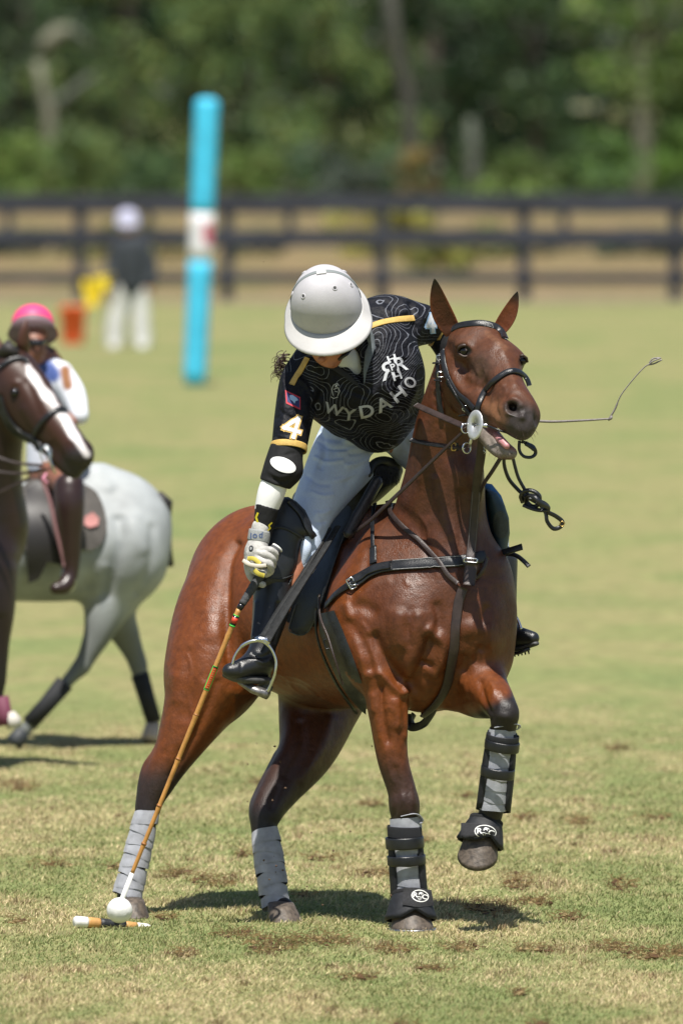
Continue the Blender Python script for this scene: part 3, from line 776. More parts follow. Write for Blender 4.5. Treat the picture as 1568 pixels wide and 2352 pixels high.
for (top, bot, ra, rb, bands, rx) in (((928, 1905, -.11), (940, 2062, -.10), 35, 41, ((929, 1935, 37, 26), (933, 1975, 37, 22)), 1), ((1153, 1682, -.285), (1132, 1862, -.245), 32, 38, ((1152, 1712, 33, 22), (1147, 1742, 32, 0), (1142, 1773, 32, 22)), 1)):
    sh, A, B = boot_cuff(top, bot, ra, rb, 52)
    for (bx, by, br, bw) in bands:
        if bw: ringband('boot_strap', P(bx, by, top[2]), B-A, (br+4.5)*M1, bw*M1, .004, lea, sh, tilt=.002)
    if top[0] < 1000: ringband('velcro_pad', P(929, 1911, -.11), B-A, 37.5*M1, 28*M1, .003, mat('velcro', (.02, .021, .026), .95, bump=1, bump_scale=900), sh, tilt=.006)
    else: ringband('boot_strap', P(1153, 1696, -.285), B-A, 36*M1, 18*M1, .003, boot_m, sh)
# bell boots
def bell(pts_top, pts_bot, rt, rb, tilt, logo, notch):
    A = P(*pts_top); B = P(*pts_bot); ax = B-A; L = np.linalg.norm(ax); ax /= L
    s = np.array((1., 0, 0)); s -= ax*(s@ax); s /= np.linalg.norm(s); fr = np.cross(ax, s)
    if fr[1] > 0: fr = -fr
    K = 44; n = 9; V = []; Fc = []
    for i in range(n):
        u = i/(n-1); r = (rt+(rb-rt)*u**.8)*M1
        for k in range(K):
            th = 2*math.pi*k/K; dfr = math.atan2(math.sin(th-notch), math.cos(th-notch))
            cut = max(0, 1-abs(dfr)/.6)*.30*u+(.12*math.cos(th-math.pi/2)*u*-1)
            V.append(A+ax*L*(u-cut)+(s*math.cos(th)+fr*math.sin(th))*r)
    for i in range(n-1):
        for k in range(K): Fc.append([i*K+k, i*K+(k+1) % K, (i+1)*K+(k+1) % K, (i+1)*K+k])
    me = mesh_np('bell_boot', V, Fc); o = put('bell_boot', me, boot_m, horse)
    sd = o.modifiers.new('s', 'SOLIDIFY'); sd.thickness = .007; sd.offset = 1
    ringband('rolled_collar', A+ax*.004, ax, (rt+3)*M1, 12*M1, .008, mat('fleece', (.012, .012, .014), .95, bump=1, bump_scale=300), o)
    rim = [V[(n-1)*K+k] for k in range(K)]
    put('rim_binding', tube_mesh('rim_binding', rim, .0035, 6, True), boot_m, o)
    return o, me
b1, bm1 = bell((942, 2052, -.12), (943, 2112, -.15), 34, 56, 0, None, math.radians(80))
b2, bm2 = bell((1116, 1884, -.22), (1101, 1938, -.25), 31, 51, 0, None, math.radians(66))
flapm = mat('boot_webbing', (.022, .022, .025), .8, noise_scale=100, noise_amt=.3, bump=.8, bump_scale=600)
for bo, bme, poly, (lx, ly, rx, ry, an) in ((b1, bm1, [(926, 2038), (990, 2044), (997, 2080), (960, 2084), (924, 2078)], (964, 2058, 19, 13, 10)), (b2, bm2, [(1058, 1890), (1090, 1890), (1147, 1900), (1147, 1946), (1075, 1930), (1057, 1924)], (1114, 1911, 24, 15, 8))):
    bv = bvh_of(bme)
    fl = panel('closure_flap', poly, flapm, bo, bv, .017, .005, 6, bulge=.003)
    bf = bvh_of(fl.data)
    wm = mat('white_print', (.75, .75, .72), .7)
    pr = line_polys(ell_pts(lx, ly, rx, ry, an, 36), 1.9, True)
    c, s_ = math.cos(math.radians(an)), math.sin(math.radians(an))
    def q(u, v): return (lx+u*rx*c-v*ry*s_, ly+u*rx*s_+v*ry*c)
    pr += glyph('R', *q(-.55, -.05), ry*.85, an-6, 1.2, .02)+glyph('C', *q(.55, .0), ry*.85, an+8, 1.2, .02)
    pr += line_polys([q(-.32, .22), q(-.1, .12), q(.12, .22), q(.32, .12)], 1.4)+[ell_pts(*q(0, -.52), rx*.18, ry*.2, an, 8)]
    pr += line_polys([q(-.22, -.35), q(0, -.5), q(.2, -.6), q(.3, -.45)], 1.6)+line_polys([q(-.12, -.4), q(-.18, -.15)], 1.3)+line_polys([q(.1, -.45), q(.16, -.2)], 1.3)
    pr += [ell_pts(*q(u, v), rx*.055, ry*.08, an, 6) for u, v in ((-.2, .45), (0, .42), (.2, .45), (-.1, .6), (.1, .6), (0, .76))]
    decal('round_emblem', pr, wm, fl, bf, .0012, 3)

# ---------------------------------------------------------------- bridle
bridle = empty('bridle', P(1090, 900, -.3), 'black leather bridle with steel bit on the big bay horse, spare rein knotted and swinging', 'bridle')
def bst(*a, **k): return strap(*a, **k)
bst('brow_band', [(1011, 793), (1024, 771), (1050, 752), (1078, 746), (1108, 745), (1136, 752), (1150, 764), (1158, 779)], 16, 3, lea, bridle, BV, .006, hump=.3, face=.6)
BBV = bvh_of(bpy.data.objects['brow_band'].data)
stitch('stitching', [(1015, 796), (1028, 775), (1052, 757), (1079, 751), (1108, 750), (1134, 757), (1148, 768)], thread, bridle, BBV, .0015, .45, 3, 3)
decal('saddler_mark', line_polys([(1112, 752), (1114, 743), (1121, 741), (1129, 745), (1132, 753), (1112, 752)], 1.2)+line_polys([(1117, 748), (1127, 750)], 1.2), mat('tooled_mark', (.2, .2, .2), .6), bridle, BBV, .0015, 2)
bst('nose_band', [(1099, 950), (1101, 932), (1110, 908), (1126, 886), (1147, 868), (1166, 857), (1182, 855), (1196, 862), (1206, 874), (1211, 888)], 14, 4, lea, bridle, BV, .007, hump=.4, face=.45)
bst('cheek_piece', [(1012, 786), (1018, 808), (1022, 840), (1033, 872), (1052, 902), (1075, 922), (1092, 940)], 13, 3.5, lea, bridle, BV, .006, face=.4)
bst('cheek_strap', [(1032, 874), (1050, 903), (1066, 926), (1084, 950), (1090, 962)], 14, 3, lea, bridle, BV, .010)
bst('throat_lash', [(1011, 800), (1008, 835), (1008, 880), (1010, 920), (1015, 955)], 11, 3, lea, bridle, BV, .007, face=.4)
for (x, y_, an) in ((1010, 822, -10), (1070, 940, 38), (1012, 860, 0)):
    p, nn = hit(BV, x, y_); buckle('buckle', x, y_, p.y-.014, 15, 12, 1.4, steel, bridle, an)
    bst('keeper', [(x-8, y_+14), (x+8, y_+14)], 4, 3, lea, bridle, BV, .012)
# bit: cheek disk and mouthpiece
def disk(px, py, y, rx, ry, m, parent):
    V = []; Fc = []; K = 40
    c = P(px, py, y); n = np.array((-math.sqrt(1-(rx/ry)**2), -(rx/ry), .12)); n /= np.linalg.norm(n)
    u = np.array((0, 0, 1.)); u -= n*(u@n); u /= np.linalg.norm(u); w = np.cross(n, u); R = ry*M1
    for (r, o) in ((.18, .003), (.9, .003), (1, .0015), (1, -.0015), (.18, -.003)):
        for k in range(K): a = 2*math.pi*k/K; V.append(c+(u*math.cos(a)+w*math.sin(a))*r*R+n*o)
    for i in range(5):
        for k in range(K): Fc.append([i*K+k, i*K+(k+1) % K, ((i+1) % 5)*K+(k+1) % K, ((i+1) % 5)*K+k])
    return put('bit_cheek_disk', mesh_np('bit_cheek_disk', V, Fc), m, parent)
disk(1090, 976, -.475, 17, 34, alu, bridle)
put('mouthpiece', tube_mesh('mouthpiece', [P(*q) for q in ((1086, 974, -.46), (1102, 976, -.50), (1119, 978, -.53))], 4.3*M1, 14), steel, bridle)
put('mouthpiece', tube_mesh('mouthpiece', [P(*q) for q in ((1119, 978, -.53), (1150, 990, -.56), (1190, 1002, -.52))], 2.4*M1, 10), lea, bridle)
put('bit_ring', tube_mesh('bit_ring', [P(1068+9*math.cos(a), 984+11*math.sin(a), -.44+.01*math.cos(a)) for a in np.linspace(0, 2*math.pi, 20, endpoint=False)], 1.6*M1, 8, True), steel, bridle)
put('bit_ring', tube_mesh('bit_ring', [P(1071+9*math.cos(a), 1029+12*math.sin(a), -.42+.01*math.cos(a)) for a in np.linspace(0, 2*math.pi, 20, endpoint=False)], 1.9*M1, 8, True), steel, bridle)
put('bit_shank', tube_mesh('bit_shank', [P(*q) for q in ((1083, 1003, -.46), (1080, 1015, -.45), (1076, 1026, -.43))], 3.4*M1, 8), steel, bridle)
put('curb_chain', tube_mesh('curb_chain', [P(1112+3*math.cos(k*2.1), 1008+k*2.6, -.43+.006*math.sin(k*2.1)) for k in range(14)], 1.1*M1, 6), steel, bridle)
NR = (-.15, -.9, .35)
rn = [(955, 931, -.10), (975, 940, -.17), (1020, 960, -.27), (1068, 981, -.43)]
bst('rein', rn, 15, 3, lea_b, bridle, (-.1, -.8, .5))
bst('rein', [(944, 1011, -.04), (985, 1020, -.16), (1030, 1026, -.27), (1066, 1030, -.41)], 12, 3, lea, bridle, (-.1, -.8, .5))
bst('rein', [(1066, 990, -.43), (1020, 1033, -.30), (955, 1096, -.16), (888, 1160, -.06), (845, 1200, .02), (800, 1232, .10)], 10, 3, lea_b, bridle, (-.1, -.8, .5))
buckle('buckle', 1041, 1026, -.325, 9, 17, 1.5, brass, bridle); bst('keeper', [(1050, 1017, -.335), (1050, 1036, -.335)], 5, 3, lea, bridle)
bst('rein', [(1152, 1048, -.44), (1130, 1083, -.36), (1108, 1118, -.24), (1100, 1160, -.05)], 10, 3, lea_b, bridle, (-.5, -.8, .1))
# spare rein hanging in a knot
def cord(name, pts, r, m, parent, flat=.55, n=8): return put(name, tube_mesh(name, [P(*q) for q in smooth_line(pts, n)], r*M1, 10, flat=flat), m, parent)
cord('spare_rein', [(1156, 1046, -.50), (1158, 1072, -.48), (1168, 1100, -.46), (1186, 1122, -.44), (1204, 1138, -.44), (1224, 1150, -.45), (1240, 1160, -.46), (1252, 1178, -.46), (1256, 1198, -.46), (1270, 1214, -.45), (1286, 1210, -.44), (1290, 1198, -.44), (1276, 1186, -.45), (1256, 1176, -.47)], 5, lea, bridle, .6)
cord('spare_rein', [(1176, 1046, -.50), (1182, 1072, -.49), (1190, 1098, -.48), (1204, 1124, -.47), (1212, 1136, -.47)], 4.6, lea, bridle, .6)
cord('rein_knot', [(1200, 1152, -.45), (1196, 1138, -.48), (1206, 1127, -.50), (1224, 1128, -.51), (1238, 1140, -.51), (1236, 1158, -.49), (1222, 1164, -.47), (1208, 1152, -.46), (1212, 1138, -.49), (1228, 1142, -.53), (1240, 1156, -.53), (1256, 1164, -.50), (1258, 1172, -.48)], 6.2, lea, bridle, .75)
cord('rein_knot', [(1202, 1160, -.47), (1222, 1168, -.49), (1242, 1172, -.50), (1258, 1168, -.49), (1250, 1156, -.50), (1230, 1148, -.52), (1214, 1146, -.52)], 5.6, lea, bridle, .7)
buckle('buckle', 1290, 1203, -.445, 9, 10, 1.2, brass, bridle, 30)
cord('spare_rein', [(1192, 1012, -.52), (1192, 1034, -.52), (1202, 1048, -.52), (1219, 1050, -.51), (1229, 1041, -.50), (1224, 1026, -.51), (1208, 1018, -.52), (1196, 1014, -.52)], 4.2, lea, bridle, .7)
cord('spare_rein', [(1206, 1018, -.53), (1216, 1024, -.525), (1226, 1032, -.52)], 6.5, lea, bridle, .6)

# ---------------------------------------------------------------- breastplate
bp_ = empty('breast_collar', P(1000, 1300, -.15), 'black and brown leather breast collar strapped across the bay horse in front', 'breast collar')
bst('billet', [(752, 1392), (775, 1366), (803, 1346), (830, 1335)], 17, 3.5, lea, bp_, BV, .006)
bst('collar_band', [(808, 1344), (840, 1325), (872, 1308), (915, 1301), (970, 1297), (1030, 1292), (1075, 1287), (1110, 1279)], 27, 5, lea, bp_, BV, .006, hump=.1)
bst('overlay_strap', [(808, 1340), (838, 1324), (868, 1309), (902, 1303)], 20, 4, lea, bp_, BV, .015, hump=.3)
for dy in (-10, 10): stitch('stitching', [(905, 1302+dy), (970, 1297+dy), (1060, 1289+dy)], thread, bp_, BV, .0150, .5, 3.5, 3)
buckle('buckle', 807, 1340, float(hit(BV, 807, 1340)[0].y)-.025, 15, 25, 2.0, steel, bp_, -28)
put('buckle_prong', tube_mesh('buckle_prong', [P(803, 1344, float(hit(BV, 807, 1340)[0].y)-.03), P(824, 1343, float(hit(BV, 807, 1340)[0].y)-.03)], 1.5*M1, 6), steel, bp_)
bst('hanger_strap', [(915, 1078), (890, 1105), (870, 1140), (861, 1190), (860, 1240), (864, 1285)], 10, 3, lea, bp_, BV, .012)
bst('hanger_strap', [(864, 1262), (863, 1300)], 18, 4, lea, bp_, BV, .017)
bst('neck_strap', [(893, 1150), (902, 1180), (930, 1212), (965, 1245), (1005, 1285), (1028, 1320), (1050, 1342)], 11, 3.5, lea_b, bp_, BV, .010)
bst('neck_strap', [(900, 1120), (888, 1140), (893, 1168)], 10, 3, lea_b, bp_, BV, .010)
bst('neck_strap', [(1112, 1282), (1104, 1308), (1092, 1328), (1076, 1340)], 9, 3, lea_b, bp_, BV, .012)
strap('martingale_strap', [(1108, 1000, -.30), (1104, 1045, -.27), (1098, 1085, -.23), (1093, 1130, -.19), (1088, 1190, -.17), (1083, 1250, -.17), (1078, 1290, -.19), (1073, 1338, -.20)], 21, 4, lea_b, bp_, (-.1, -1, .1), n=8)
strap('martingale_strap', [(1083, 1296, -.205), (1076, 1345, -.225)], 27, 5, lea_b, bp_, (-.1, -1, .1))
for dx in (-8, 8): 
    L_ = [(1093+dx, 1130, -.2085), (1088+dx, 1190, -.1785), (1084+dx, 1240, -.179), (1080+dx, 1278, -.188)]
    put('stitching', tube_mesh('stitching', [P(*q) for q in smooth_line(L_, 8)], .5*M1, 5), mat('dull_thread', (.16, .14, .14), .8), bp_)
buckle('buckle', 1080, 1287, -.207, 30, 9, 1.8, steel, bp_, 5)
bst('girth_strap', [(1062, 1350), (1052, 1385), (1047, 1430), (1043, 1480), (1034, 1530), (1022, 1576), (1000, 1612), (968, 1642)], 22, 4, lea_b, bp_, BV, .006)
cord('strap_loop', [(968, 1640, .0), (985, 1652, .02), (975, 1668, .02), (955, 1670, .03), (945, 1655, .04), (950, 1640, .05)], 9, lea, bp_, .35)
strap('strap_loop', [(1000, 1614, .0), (988, 1640, .0), (968, 1664, .01), (940, 1668, .02), (936, 1640, .03)], 20, 4, lea, bp_, (.5, -.8, -.2))

# ---------------------------------------------------------------- saddle
saddle = empty('saddle', P(820, 1120, .5), 'black leather polo saddle under the white-helmeted rider, stirrup iron hanging at its side', 'saddle')
f = Field(P(640, 1230, -.1), P(960, 1020, 1.0), .006, .02)
f.chain([(846, 1090, .28, 8), (857, 1066, .32, 10), (880, 1058, .38, 11), (903, 1064, .42, 10), (916, 1078, .46, 8)], .02)
f.chain([(884, 1096, .44, 36), (830, 1135, .52, 42), (770, 1150, .64, 52), (720, 1150, .78, 50)], .03, flat=((0, 0, 1), 1.35))
put('seat', f.mesh('seat'), lea_w, saddle)
bh = []; bf_ = []
for i in range(300):      # sheepskin tuft under the pommel
    x = rng.uniform(862, 910); y_ = rng.uniform(1070, 1106); d0 = .24-(x-850)/68*.03
    a = P(x, y_, d0+rng.uniform(0, .05)); b = a+np.array((rng.uniform(-.018, .012), rng.uniform(-.015, .0), rng.uniform(-.03, -.012))); w = np.array((.0012, 0, .0008)); k = len(bh)
    bh += [a-w, a+w, (a+b)/2+w+np.array((.004, 0, .004)), b, (a+b)/2-w+np.array((.004, 0, .004))]; bf_ += [[k, k+1, k+2, k+3, k+4]]
put('sheepskin', mesh_np('sheepskin', bh, bf_), mat('dark_fleece', (.02, .019, .018), .8), saddle, smooth=False)
padm = mat('saddle_pad_felt', (.015, .015, .017), .9, noise_scale=40, noise_amt=.3, bump=.6, bump_scale=300)
panel('saddle_pad', [(917, 1078), (890, 1108), (862, 1142), (838, 1180), (812, 1218), (786, 1246), (768, 1290), (756, 1345), (742, 1400), (724, 1440), (660, 1430), (640, 1380), (690, 1200), (780, 1090), (850, 1060)], padm, saddle, BV, .012, .010, 12, smooth_depth=10)
panel('saddle_flap', [(848, 1090), (842, 1110), (822, 1150), (806, 1190), (788, 1236), (770, 1285), (752, 1340), (732, 1398), (716, 1438), (704, 1454), (688, 1459), (672, 1454), (664, 1442), (672, 1410), (690, 1362), (706, 1300), (720, 1250), (745, 1195), (780, 1140), (812, 1105)], lea_w, saddle, BV, .034, .009, 9, bulge=.004, smooth_depth=14)
FLB = bvh_of(bpy.data.objects['saddle_flap'].data)
rim = smooth_line([(848, 1090), (842, 1110), (822, 1150), (806, 1190), (788, 1236), (770, 1285), (752, 1340), (732, 1398), (716, 1438), (704, 1454), (688, 1459), (672, 1454), (664, 1442), (680, 1388)], 5)
rc = []
for q in rim:
    p = None
    for k_ in (.97, .9, .8):
        if p is None: p, nn = hit(FLB, q[0]*k_+(1100-q[1]*.28)*(1-k_), q[1])
    rc.append(P(q[0], q[1], (p.y if p is not None else (rc[-1][1] if rc else .15))-.001))
put('flap_edge', tube_mesh('flap_edge', rc, 1.7*M1, 6), mat('rim_highlight', (.07, .07, .065), .6), saddle)  # paler edge paints the highlight along the flap rim
put('knee_roll', tube_mesh('knee_roll', [P(q[0], q[1], float(np.interp(q[1], (1090, 1230), (.20, .07)))) for q in smooth_line([(872, 1096), (858, 1120), (838, 1156), (820, 1188), (804, 1220), (797, 1236)], 6)], [.012, .018]+[.023]*26+[.018, .014, .01], 14, flat=.8), lea, saddle)
panel('girth', [(731, 1410), (767, 1402), (788, 1450), (809, 1505), (828, 1560), (841, 1606), (840, 1642), (826, 1630), (800, 1600), (773, 1558), (748, 1500), (733, 1450)], lea_w, saddle, BV, .012, .012, 8, bulge=.004)
strap('girth_strap', [(748, 1372), (752, 1420), (768, 1462), (780, 1500), (800, 1560)], 9, 4, lea_b, saddle, BV, .024)
strap('girth_strap', [(742, 1400), (742, 1450), (756, 1500), (782, 1560), (822, 1622)], 8, 4, lea, saddle, BV, .024)
buckle('buckle', 756, 1478, float(hit(BV, 756, 1478)[0].y)-.034, 22, 22, 1.8, lea, saddle, -15)
buckle('buckle', 783, 1557, float(hit(BV, 783, 1557)[0].y)-.030, 12, 10, 2, lea_b, saddle, 40)
# stirrup leather and iron
lea_s = mat('scuffed_strap_leather', (.014, .015, .016), .62, .3, noise_scale=80, noise_amt=.4, bump=.5, bump_scale=500)
sl_ = strap('stirrup_leather', [(776, 1210, .10), (745, 1262, .02), (700, 1330, -.08), (655, 1400, -.15), (612, 1472, -.19)], 14, 4, lea_s, saddle, (-.5, -.8, .2), wend=24)
sl2 = strap('stirrup_leather', [(758, 1214, .10), (730, 1262, .03), (685, 1335, -.06), (640, 1402, -.13), (604, 1462, -.18)], 9, 4, lea_s, saddle, (-.5, -.8, .2), wend=14)
for k in range(26):
    t = k/26; L_ = smooth_line([(745, 1262, .02), (700, 1330, -.08), (655, 1400, -.15), (612, 1472, -.19)], 26); q = L_[int(t*76)+1]
    pass
ir = smooth_line([(534, 1527, -.19), (540, 1506, -.19), (556, 1484, -.19), (580, 1473, -.19), (604, 1474, -.19), (622, 1490, -.19), (633, 1516, -.19), (632, 1542, -.19), (624, 1566, -.18), (614, 1588, -.17)], 7)
iron = put('stirrup_iron', tube_mesh('stirrup_iron', [P(*q) for q in ir], [3.6*M1 if i < 14 else (5.2*M1 if i < 34 else 4.4*M1) for i in range(len(ir))], 12, flat=.75), steel, saddle)
put('stirrup_iron', tube_mesh('stirrup_iron', [P(588, 1470, -.19), P(596, 1466, -.19), P(612, 1468, -.19), P(620, 1478, -.19)], 8*M1, 10, flat=.6), steel, saddle)
put('tread', tube_mesh('tread', [P(540, 1540, -.10), P(552, 1566, -.12), P(580, 1582, -.14), P(616, 1596, -.16)], [6*M1, 9*M1, 13*M1, 15*M1], 12, flat=.75), mat('worn_tread', (.22, .21, .2), .4, metal=.8, noise_scale=60, noise_amt=.4), saddle)
cord('far_stirrup', [(1160, 1412, .10), (1176, 1408, .10), (1188, 1424, .08), (1196, 1445, .06)], 3.6, steel, saddle, .8)
strap('stirrup_leather', [(1118, 1200, .22), (1140, 1300, .18), (1165, 1405, .12)], 16, 4, lea, saddle)
strap('far_billet', [(1128, 1272, .0), (1152, 1270, -.02), (1180, 1262, -.04), (1199, 1256, -.05)], 15, 4, lea, saddle, (.2, -1, .5))
strap('far_billet', [(1160, 1272, .02), (1183, 1276, .0), (1200, 1288, -.02), (1214, 1302, -.03)], 10, 4, lea, saddle, (.2, -1, .5))
# ---------------------------------------------------------------- rider
rider = empty('person', P(830, 1040, .4), 'rider in white polo helmet, black jersey and white breeches leaning down to swing a mallet', 'person')
skin = mat('skin', (.42, .17, .10), .5, .4, noise_scale=30, noise_amt=.15, bump=.15, bump_scale=200)
def fld(x0, y0, x1, y1, d0, d1, h=.005, k=.02): 
    a = P(x0, y1, d0); b = P(x1, y0, d1); return Field(np.minimum(a, b)-.03, np.maximum(a, b)+.03, h, k)
def cloth(name, f, m, parent=None, strokes=None, sm=2, label=None):
    me = f.mesh(name, sm)
    if strokes: sculpt(me, strokes, 1)
    return put(name, me, m, parent or rider, label)
# the figure itself: head, neck, trunk, arms, legs in one surface
f = fld(520, 650, 1260, 1560, -.35, .75, .006, .03)
f.dy = -.09
f.chain([(762, 730, .0, 58), (754, 775, -.03, 48), (754, 804, -.04, 38), (762, 824, -.04, 22)], .03)
f.blob(738, 826, -.10, (9, 9, 9), .012); f.blob(756, 838, -.07, (12, 10, 7), .01)
f.chain([(790, 760, .05, 42), (818, 782, .13, 40), (845, 810, .20, 50)], .03)
f.chain([(840, 850, .22, 84), (850, 930, .32, 62)], .05)
f.dy = 0
f.chain([(850, 930, .26, 60), (860, 1000, .40, 66)], .05)
f.chain([(820, 830, .12, 60), (725, 870, .12, 36), (690, 900, .03, 30), (668, 1000, -.06, 27), (648, 1070, -.10, 28), (625, 1130, -.11, 24), (605, 1215, -.11, 17), (592, 1262, -.11, 18)], .04)
f.chain([(860, 800, .18, 60), (935, 760, .26, 34), (1000, 756, .28, 26), (1030, 800, .26, 24), (1062, 880, .24, 18), (1066, 905, .22, 20)], .03)
f.chain([(830, 1000, .40, 66), (780, 1070, .32, 48), (725, 1150, .20, 38), (697, 1220, .08, 32), (672, 1310, .02, 30), (640, 1400, .0, 25), (612, 1490, -.05, 20), (590, 1535, -.08, 18), (545, 1545, -.10, 14)], .04)
f.chain([(890, 995, .46, 50), (985, 1060, .42, 38), (1090, 1145, .32, 30), (1130, 1240, .28, 28), (1150, 1340, .24, 26), (1160, 1440, .20, 20), (1205, 1466, .16, 14)], .03)
f.cone(P(874, 1064, .0), P(874, 1064, .95), 30*M1, 30*M1, .02, sub=True)
body_r = cloth('body', f, skin)
# sunglasses
put('sunglasses', tube_mesh('sunglasses', [P(*q) for q in ((776, 826, -.165), (794, 812, -.16), (812, 796, -.12), (832, 778, -.06))], [5*M1, 7*M1, 3*M1, 2.2*M1], 10, flat=.6), mat('dark_lens', (.01, .01, .012), .08), rider)
# jersey
def jersey_mat():
    m = bpy.data.materials.new('jersey_print'); m.use_nodes = True; nt = m.node_tree; b = nt.nodes['Principled BSDF']; L = nt.links.new
    b.inputs['Roughness'].default_value = .62; b.inputs['Specular IOR Level'].default_value = .22
    tc = nt.nodes.new('ShaderNodeTexCoord'); mp = nt.nodes.new('ShaderNodeMapping'); mp.inputs['Scale'].default_value = (1, .6, 1.25); L(tc.outputs['Object'], mp.inputs[0])
    n = nt.nodes.new('ShaderNodeTexNoise'); n.inputs['Scale'].default_value = 5.2; n.inputs['Detail'].default_value = 1.2; n.inputs['Roughness'].default_value = .35; L(mp.outputs[0], n.inputs['Vector'])
    n2 = nt.nodes.new('ShaderNodeTexNoise'); n2.inputs['Scale'].default_value = 55; n2.inputs['Detail'].default_value = 1; L(tc.outputs['Object'], n2.inputs['Vector'])
    ad = nt.nodes.new('ShaderNodeMath'); ad.operation = 'MULTIPLY_ADD'; L(n2.outputs['Fac'], ad.inputs[0]); ad.inputs[1].default_value = .012; L(n.outputs['Fac'], ad.inputs[2])
    mu = nt.nodes.new('ShaderNodeMath'); mu.operation = 'MULTIPLY'; L(ad.outputs[0], mu.inputs[0]); mu.inputs[1].default_value = 27
    fr = nt.nodes.new('ShaderNodeMath'); fr.operation = 'PINGPONG'; L(mu.outputs[0], fr.inputs[0]); fr.inputs[1].default_value = .5
    rp = nt.nodes.new('ShaderNodeMapRange'); rp.inputs[1].default_value = .02; rp.inputs[2].default_value = .07; rp.inputs[3].default_value = 1; rp.inputs[4].default_value = 0; L(fr.outputs[0], rp.inputs[0])
    at = nt.nodes.new('ShaderNodeAttribute'); at.attribute_name = 'tint'
    mk = nt.nodes.new('ShaderNodeMath'); mk.operation = 'MULTIPLY'; L(rp.outputs[0], mk.inputs[0]); L(at.outputs['Fac'], mk.inputs[1])
    mx = nt.nodes.new('ShaderNodeMix'); mx.data_type = 'RGBA'; L(mk.outputs[0], mx.inputs[0]); mx.inputs[6].default_value = (.005, .0055, .009, 1); mx.inputs[7].default_value = (.17, .18, .21, 1)
    L(mx.outputs[2], b.inputs['Base Color'])
    nb = nt.nodes.new('ShaderNodeTexNoise'); nb.inputs['Scale'].default_value = 16; nb.inputs['Detail'].default_value = 5; L(tc.outputs['Object'], nb.inputs['Vector'])
    bp = nt.nodes.new('ShaderNodeBump'); bp.inputs['Strength'].default_value = .8; bp.inputs['Distance'].default_value = .03; L(nb.outputs['Fac'], bp.inputs['Height']); L(bp.outputs[0], b.inputs['Normal'])
    return m
f = fld(590, 650, 1060, 1050, -.35, .65, .0045, .03)
f.dy = -.09
f.blob(828, 838, .16, (140, 82, 122), .05)
f.chain([(735, 850, .14, 66), (800, 790, .20, 70), (880, 745, .24, 68), (925, 745, .25, 55)], .05)
f.chain([(850, 880, .2, 108), (862, 930, .28, 88), (865, 960, .32, 80)], .05)
f.chain([(905, 870, .22, 66), (915, 930, .27, 58)], .05)
f.chain([(745, 905, .16, 62), (790, 955, .26, 50)], .05)
f.dy = 0
f.chain([(728, 850, .04, 56), (712, 862, .05, 54), (692, 880, .03, 50), (676, 950, -.03, 45), (665, 1020, -.08, 41), (661, 1034, -.085, 40)], .03)
f.chain([(925, 745, .18, 55), (965, 745, .22, 48), (1000, 752, .26, 36), (1010, 760, .26, 33)], .03)
# flat hems
def halfcut(f, p, n):
    """cut away everything beyond plane p with outward normal n, near p"""
    p = np.array(p); n = np.array(n, float); n /= np.linalg.norm(n)
    sl, X = f.box(p-.11, p+.11); d = ((X-p)@n).astype(np.float32); f.v[sl] = np.maximum(f.v[sl], d)
halfcut(f, P(663, 1032, -.085), P(661, 1060, -.10)-P(666, 1000, -.07))
halfcut(f, P(1012, 765, .26), np.array((.8, 0, -.5)))
# open neck
f.dy = -.09
f.chain([(775, 800, .02, 34), (806, 824, .05, 20), (836, 884, .04, 5)], .012, sub=True)
f.dy = 0
me = f.mesh('jersey', 2)
sculpt(me, [([(985, 700), (960, 760), (965, 800)], 8, 5), ([(940, 690), (950, 740), (955, 800)], 7, -6), ([(850, 770), (870, 860), (840, 900)], 10, -4), ([(735, 840), (740, 900), (720, 940)], 9, -9), ([(760, 870), (800, 920), (850, 960)], 10, 5), ([(780, 940), (830, 965), (900, 960)], 8, -5), ([(720, 910), (790, 975), (850, 990)], 7, 5), ([(930, 820), (920, 880), (890, 940)], 9, -6), ([(950, 800), (950, 880), (930, 950)], 9, 5), ([(650, 860), (655, 920), (650, 1000)], 7, 4), ([(690, 900), (680, 980), (690, 1020)], 7, -4), ([(640, 940), (670, 960), (700, 955)], 4, -3), ([(636, 1000), (670, 1008), (696, 1000)], 4, 3), ([(870, 700), (900, 720), (940, 715)], 8, 4), ([(880, 880), (900, 930), (890, 970)], 6, 4), ([(810, 900), (850, 920), (870, 960)], 6, -4), ([(680, 870), (700, 880), (716, 910)], 5, 4), ([(970, 735), (985, 760), (990, 780)], 4, -3)], 1)
co = get_co(me); px, py = pix(co)
sd, _ = seg_dist(px, py, [(640, 1035), (668, 900)]); sd2, _ = seg_dist(px, py, [(968, 745), (1030, 760)])
msk = sstep(sd, 44, 48)*sstep(sd2, 14, 18)*(1-(py > 905)*(px < 712)); set_col(me, np.stack([msk]*3, 1))
jm = jersey_mat(); jersey = put('jersey', me, jm, rider); JB = bvh_of(me)
gold = mat('gold_cloth', (.55, .36, .10), .7, noise_scale=90, noise_amt=.12, bump=.3)
white_p = mat('white_cloth_print', (.62, .64, .68), .7, noise_scale=90, noise_amt=.08)
grey_p = mat('grey_cloth_print', (.30, .31, .33), .7)
navy_p = mat('navy_print', (.02, .03, .13), .7); red_p = mat('red_print', (.45, .03, .05), .7); sky_p = mat('pale_blue_print', (.35, .52, .75), .7)
collar_m = mat('grey_collar', (.12, .14, .155), .8, noise_scale=100, noise_amt=.15)
strap('shoulder_piping', [(849, 750), (880, 740), (915, 734), (950, 731)], 14, 2, gold, jersey, JB, .001)
strap('shoulder_piping', [(706, 822), (692, 848), (680, 866), (670, 884)], 14, 2, gold, jersey, JB, .001)
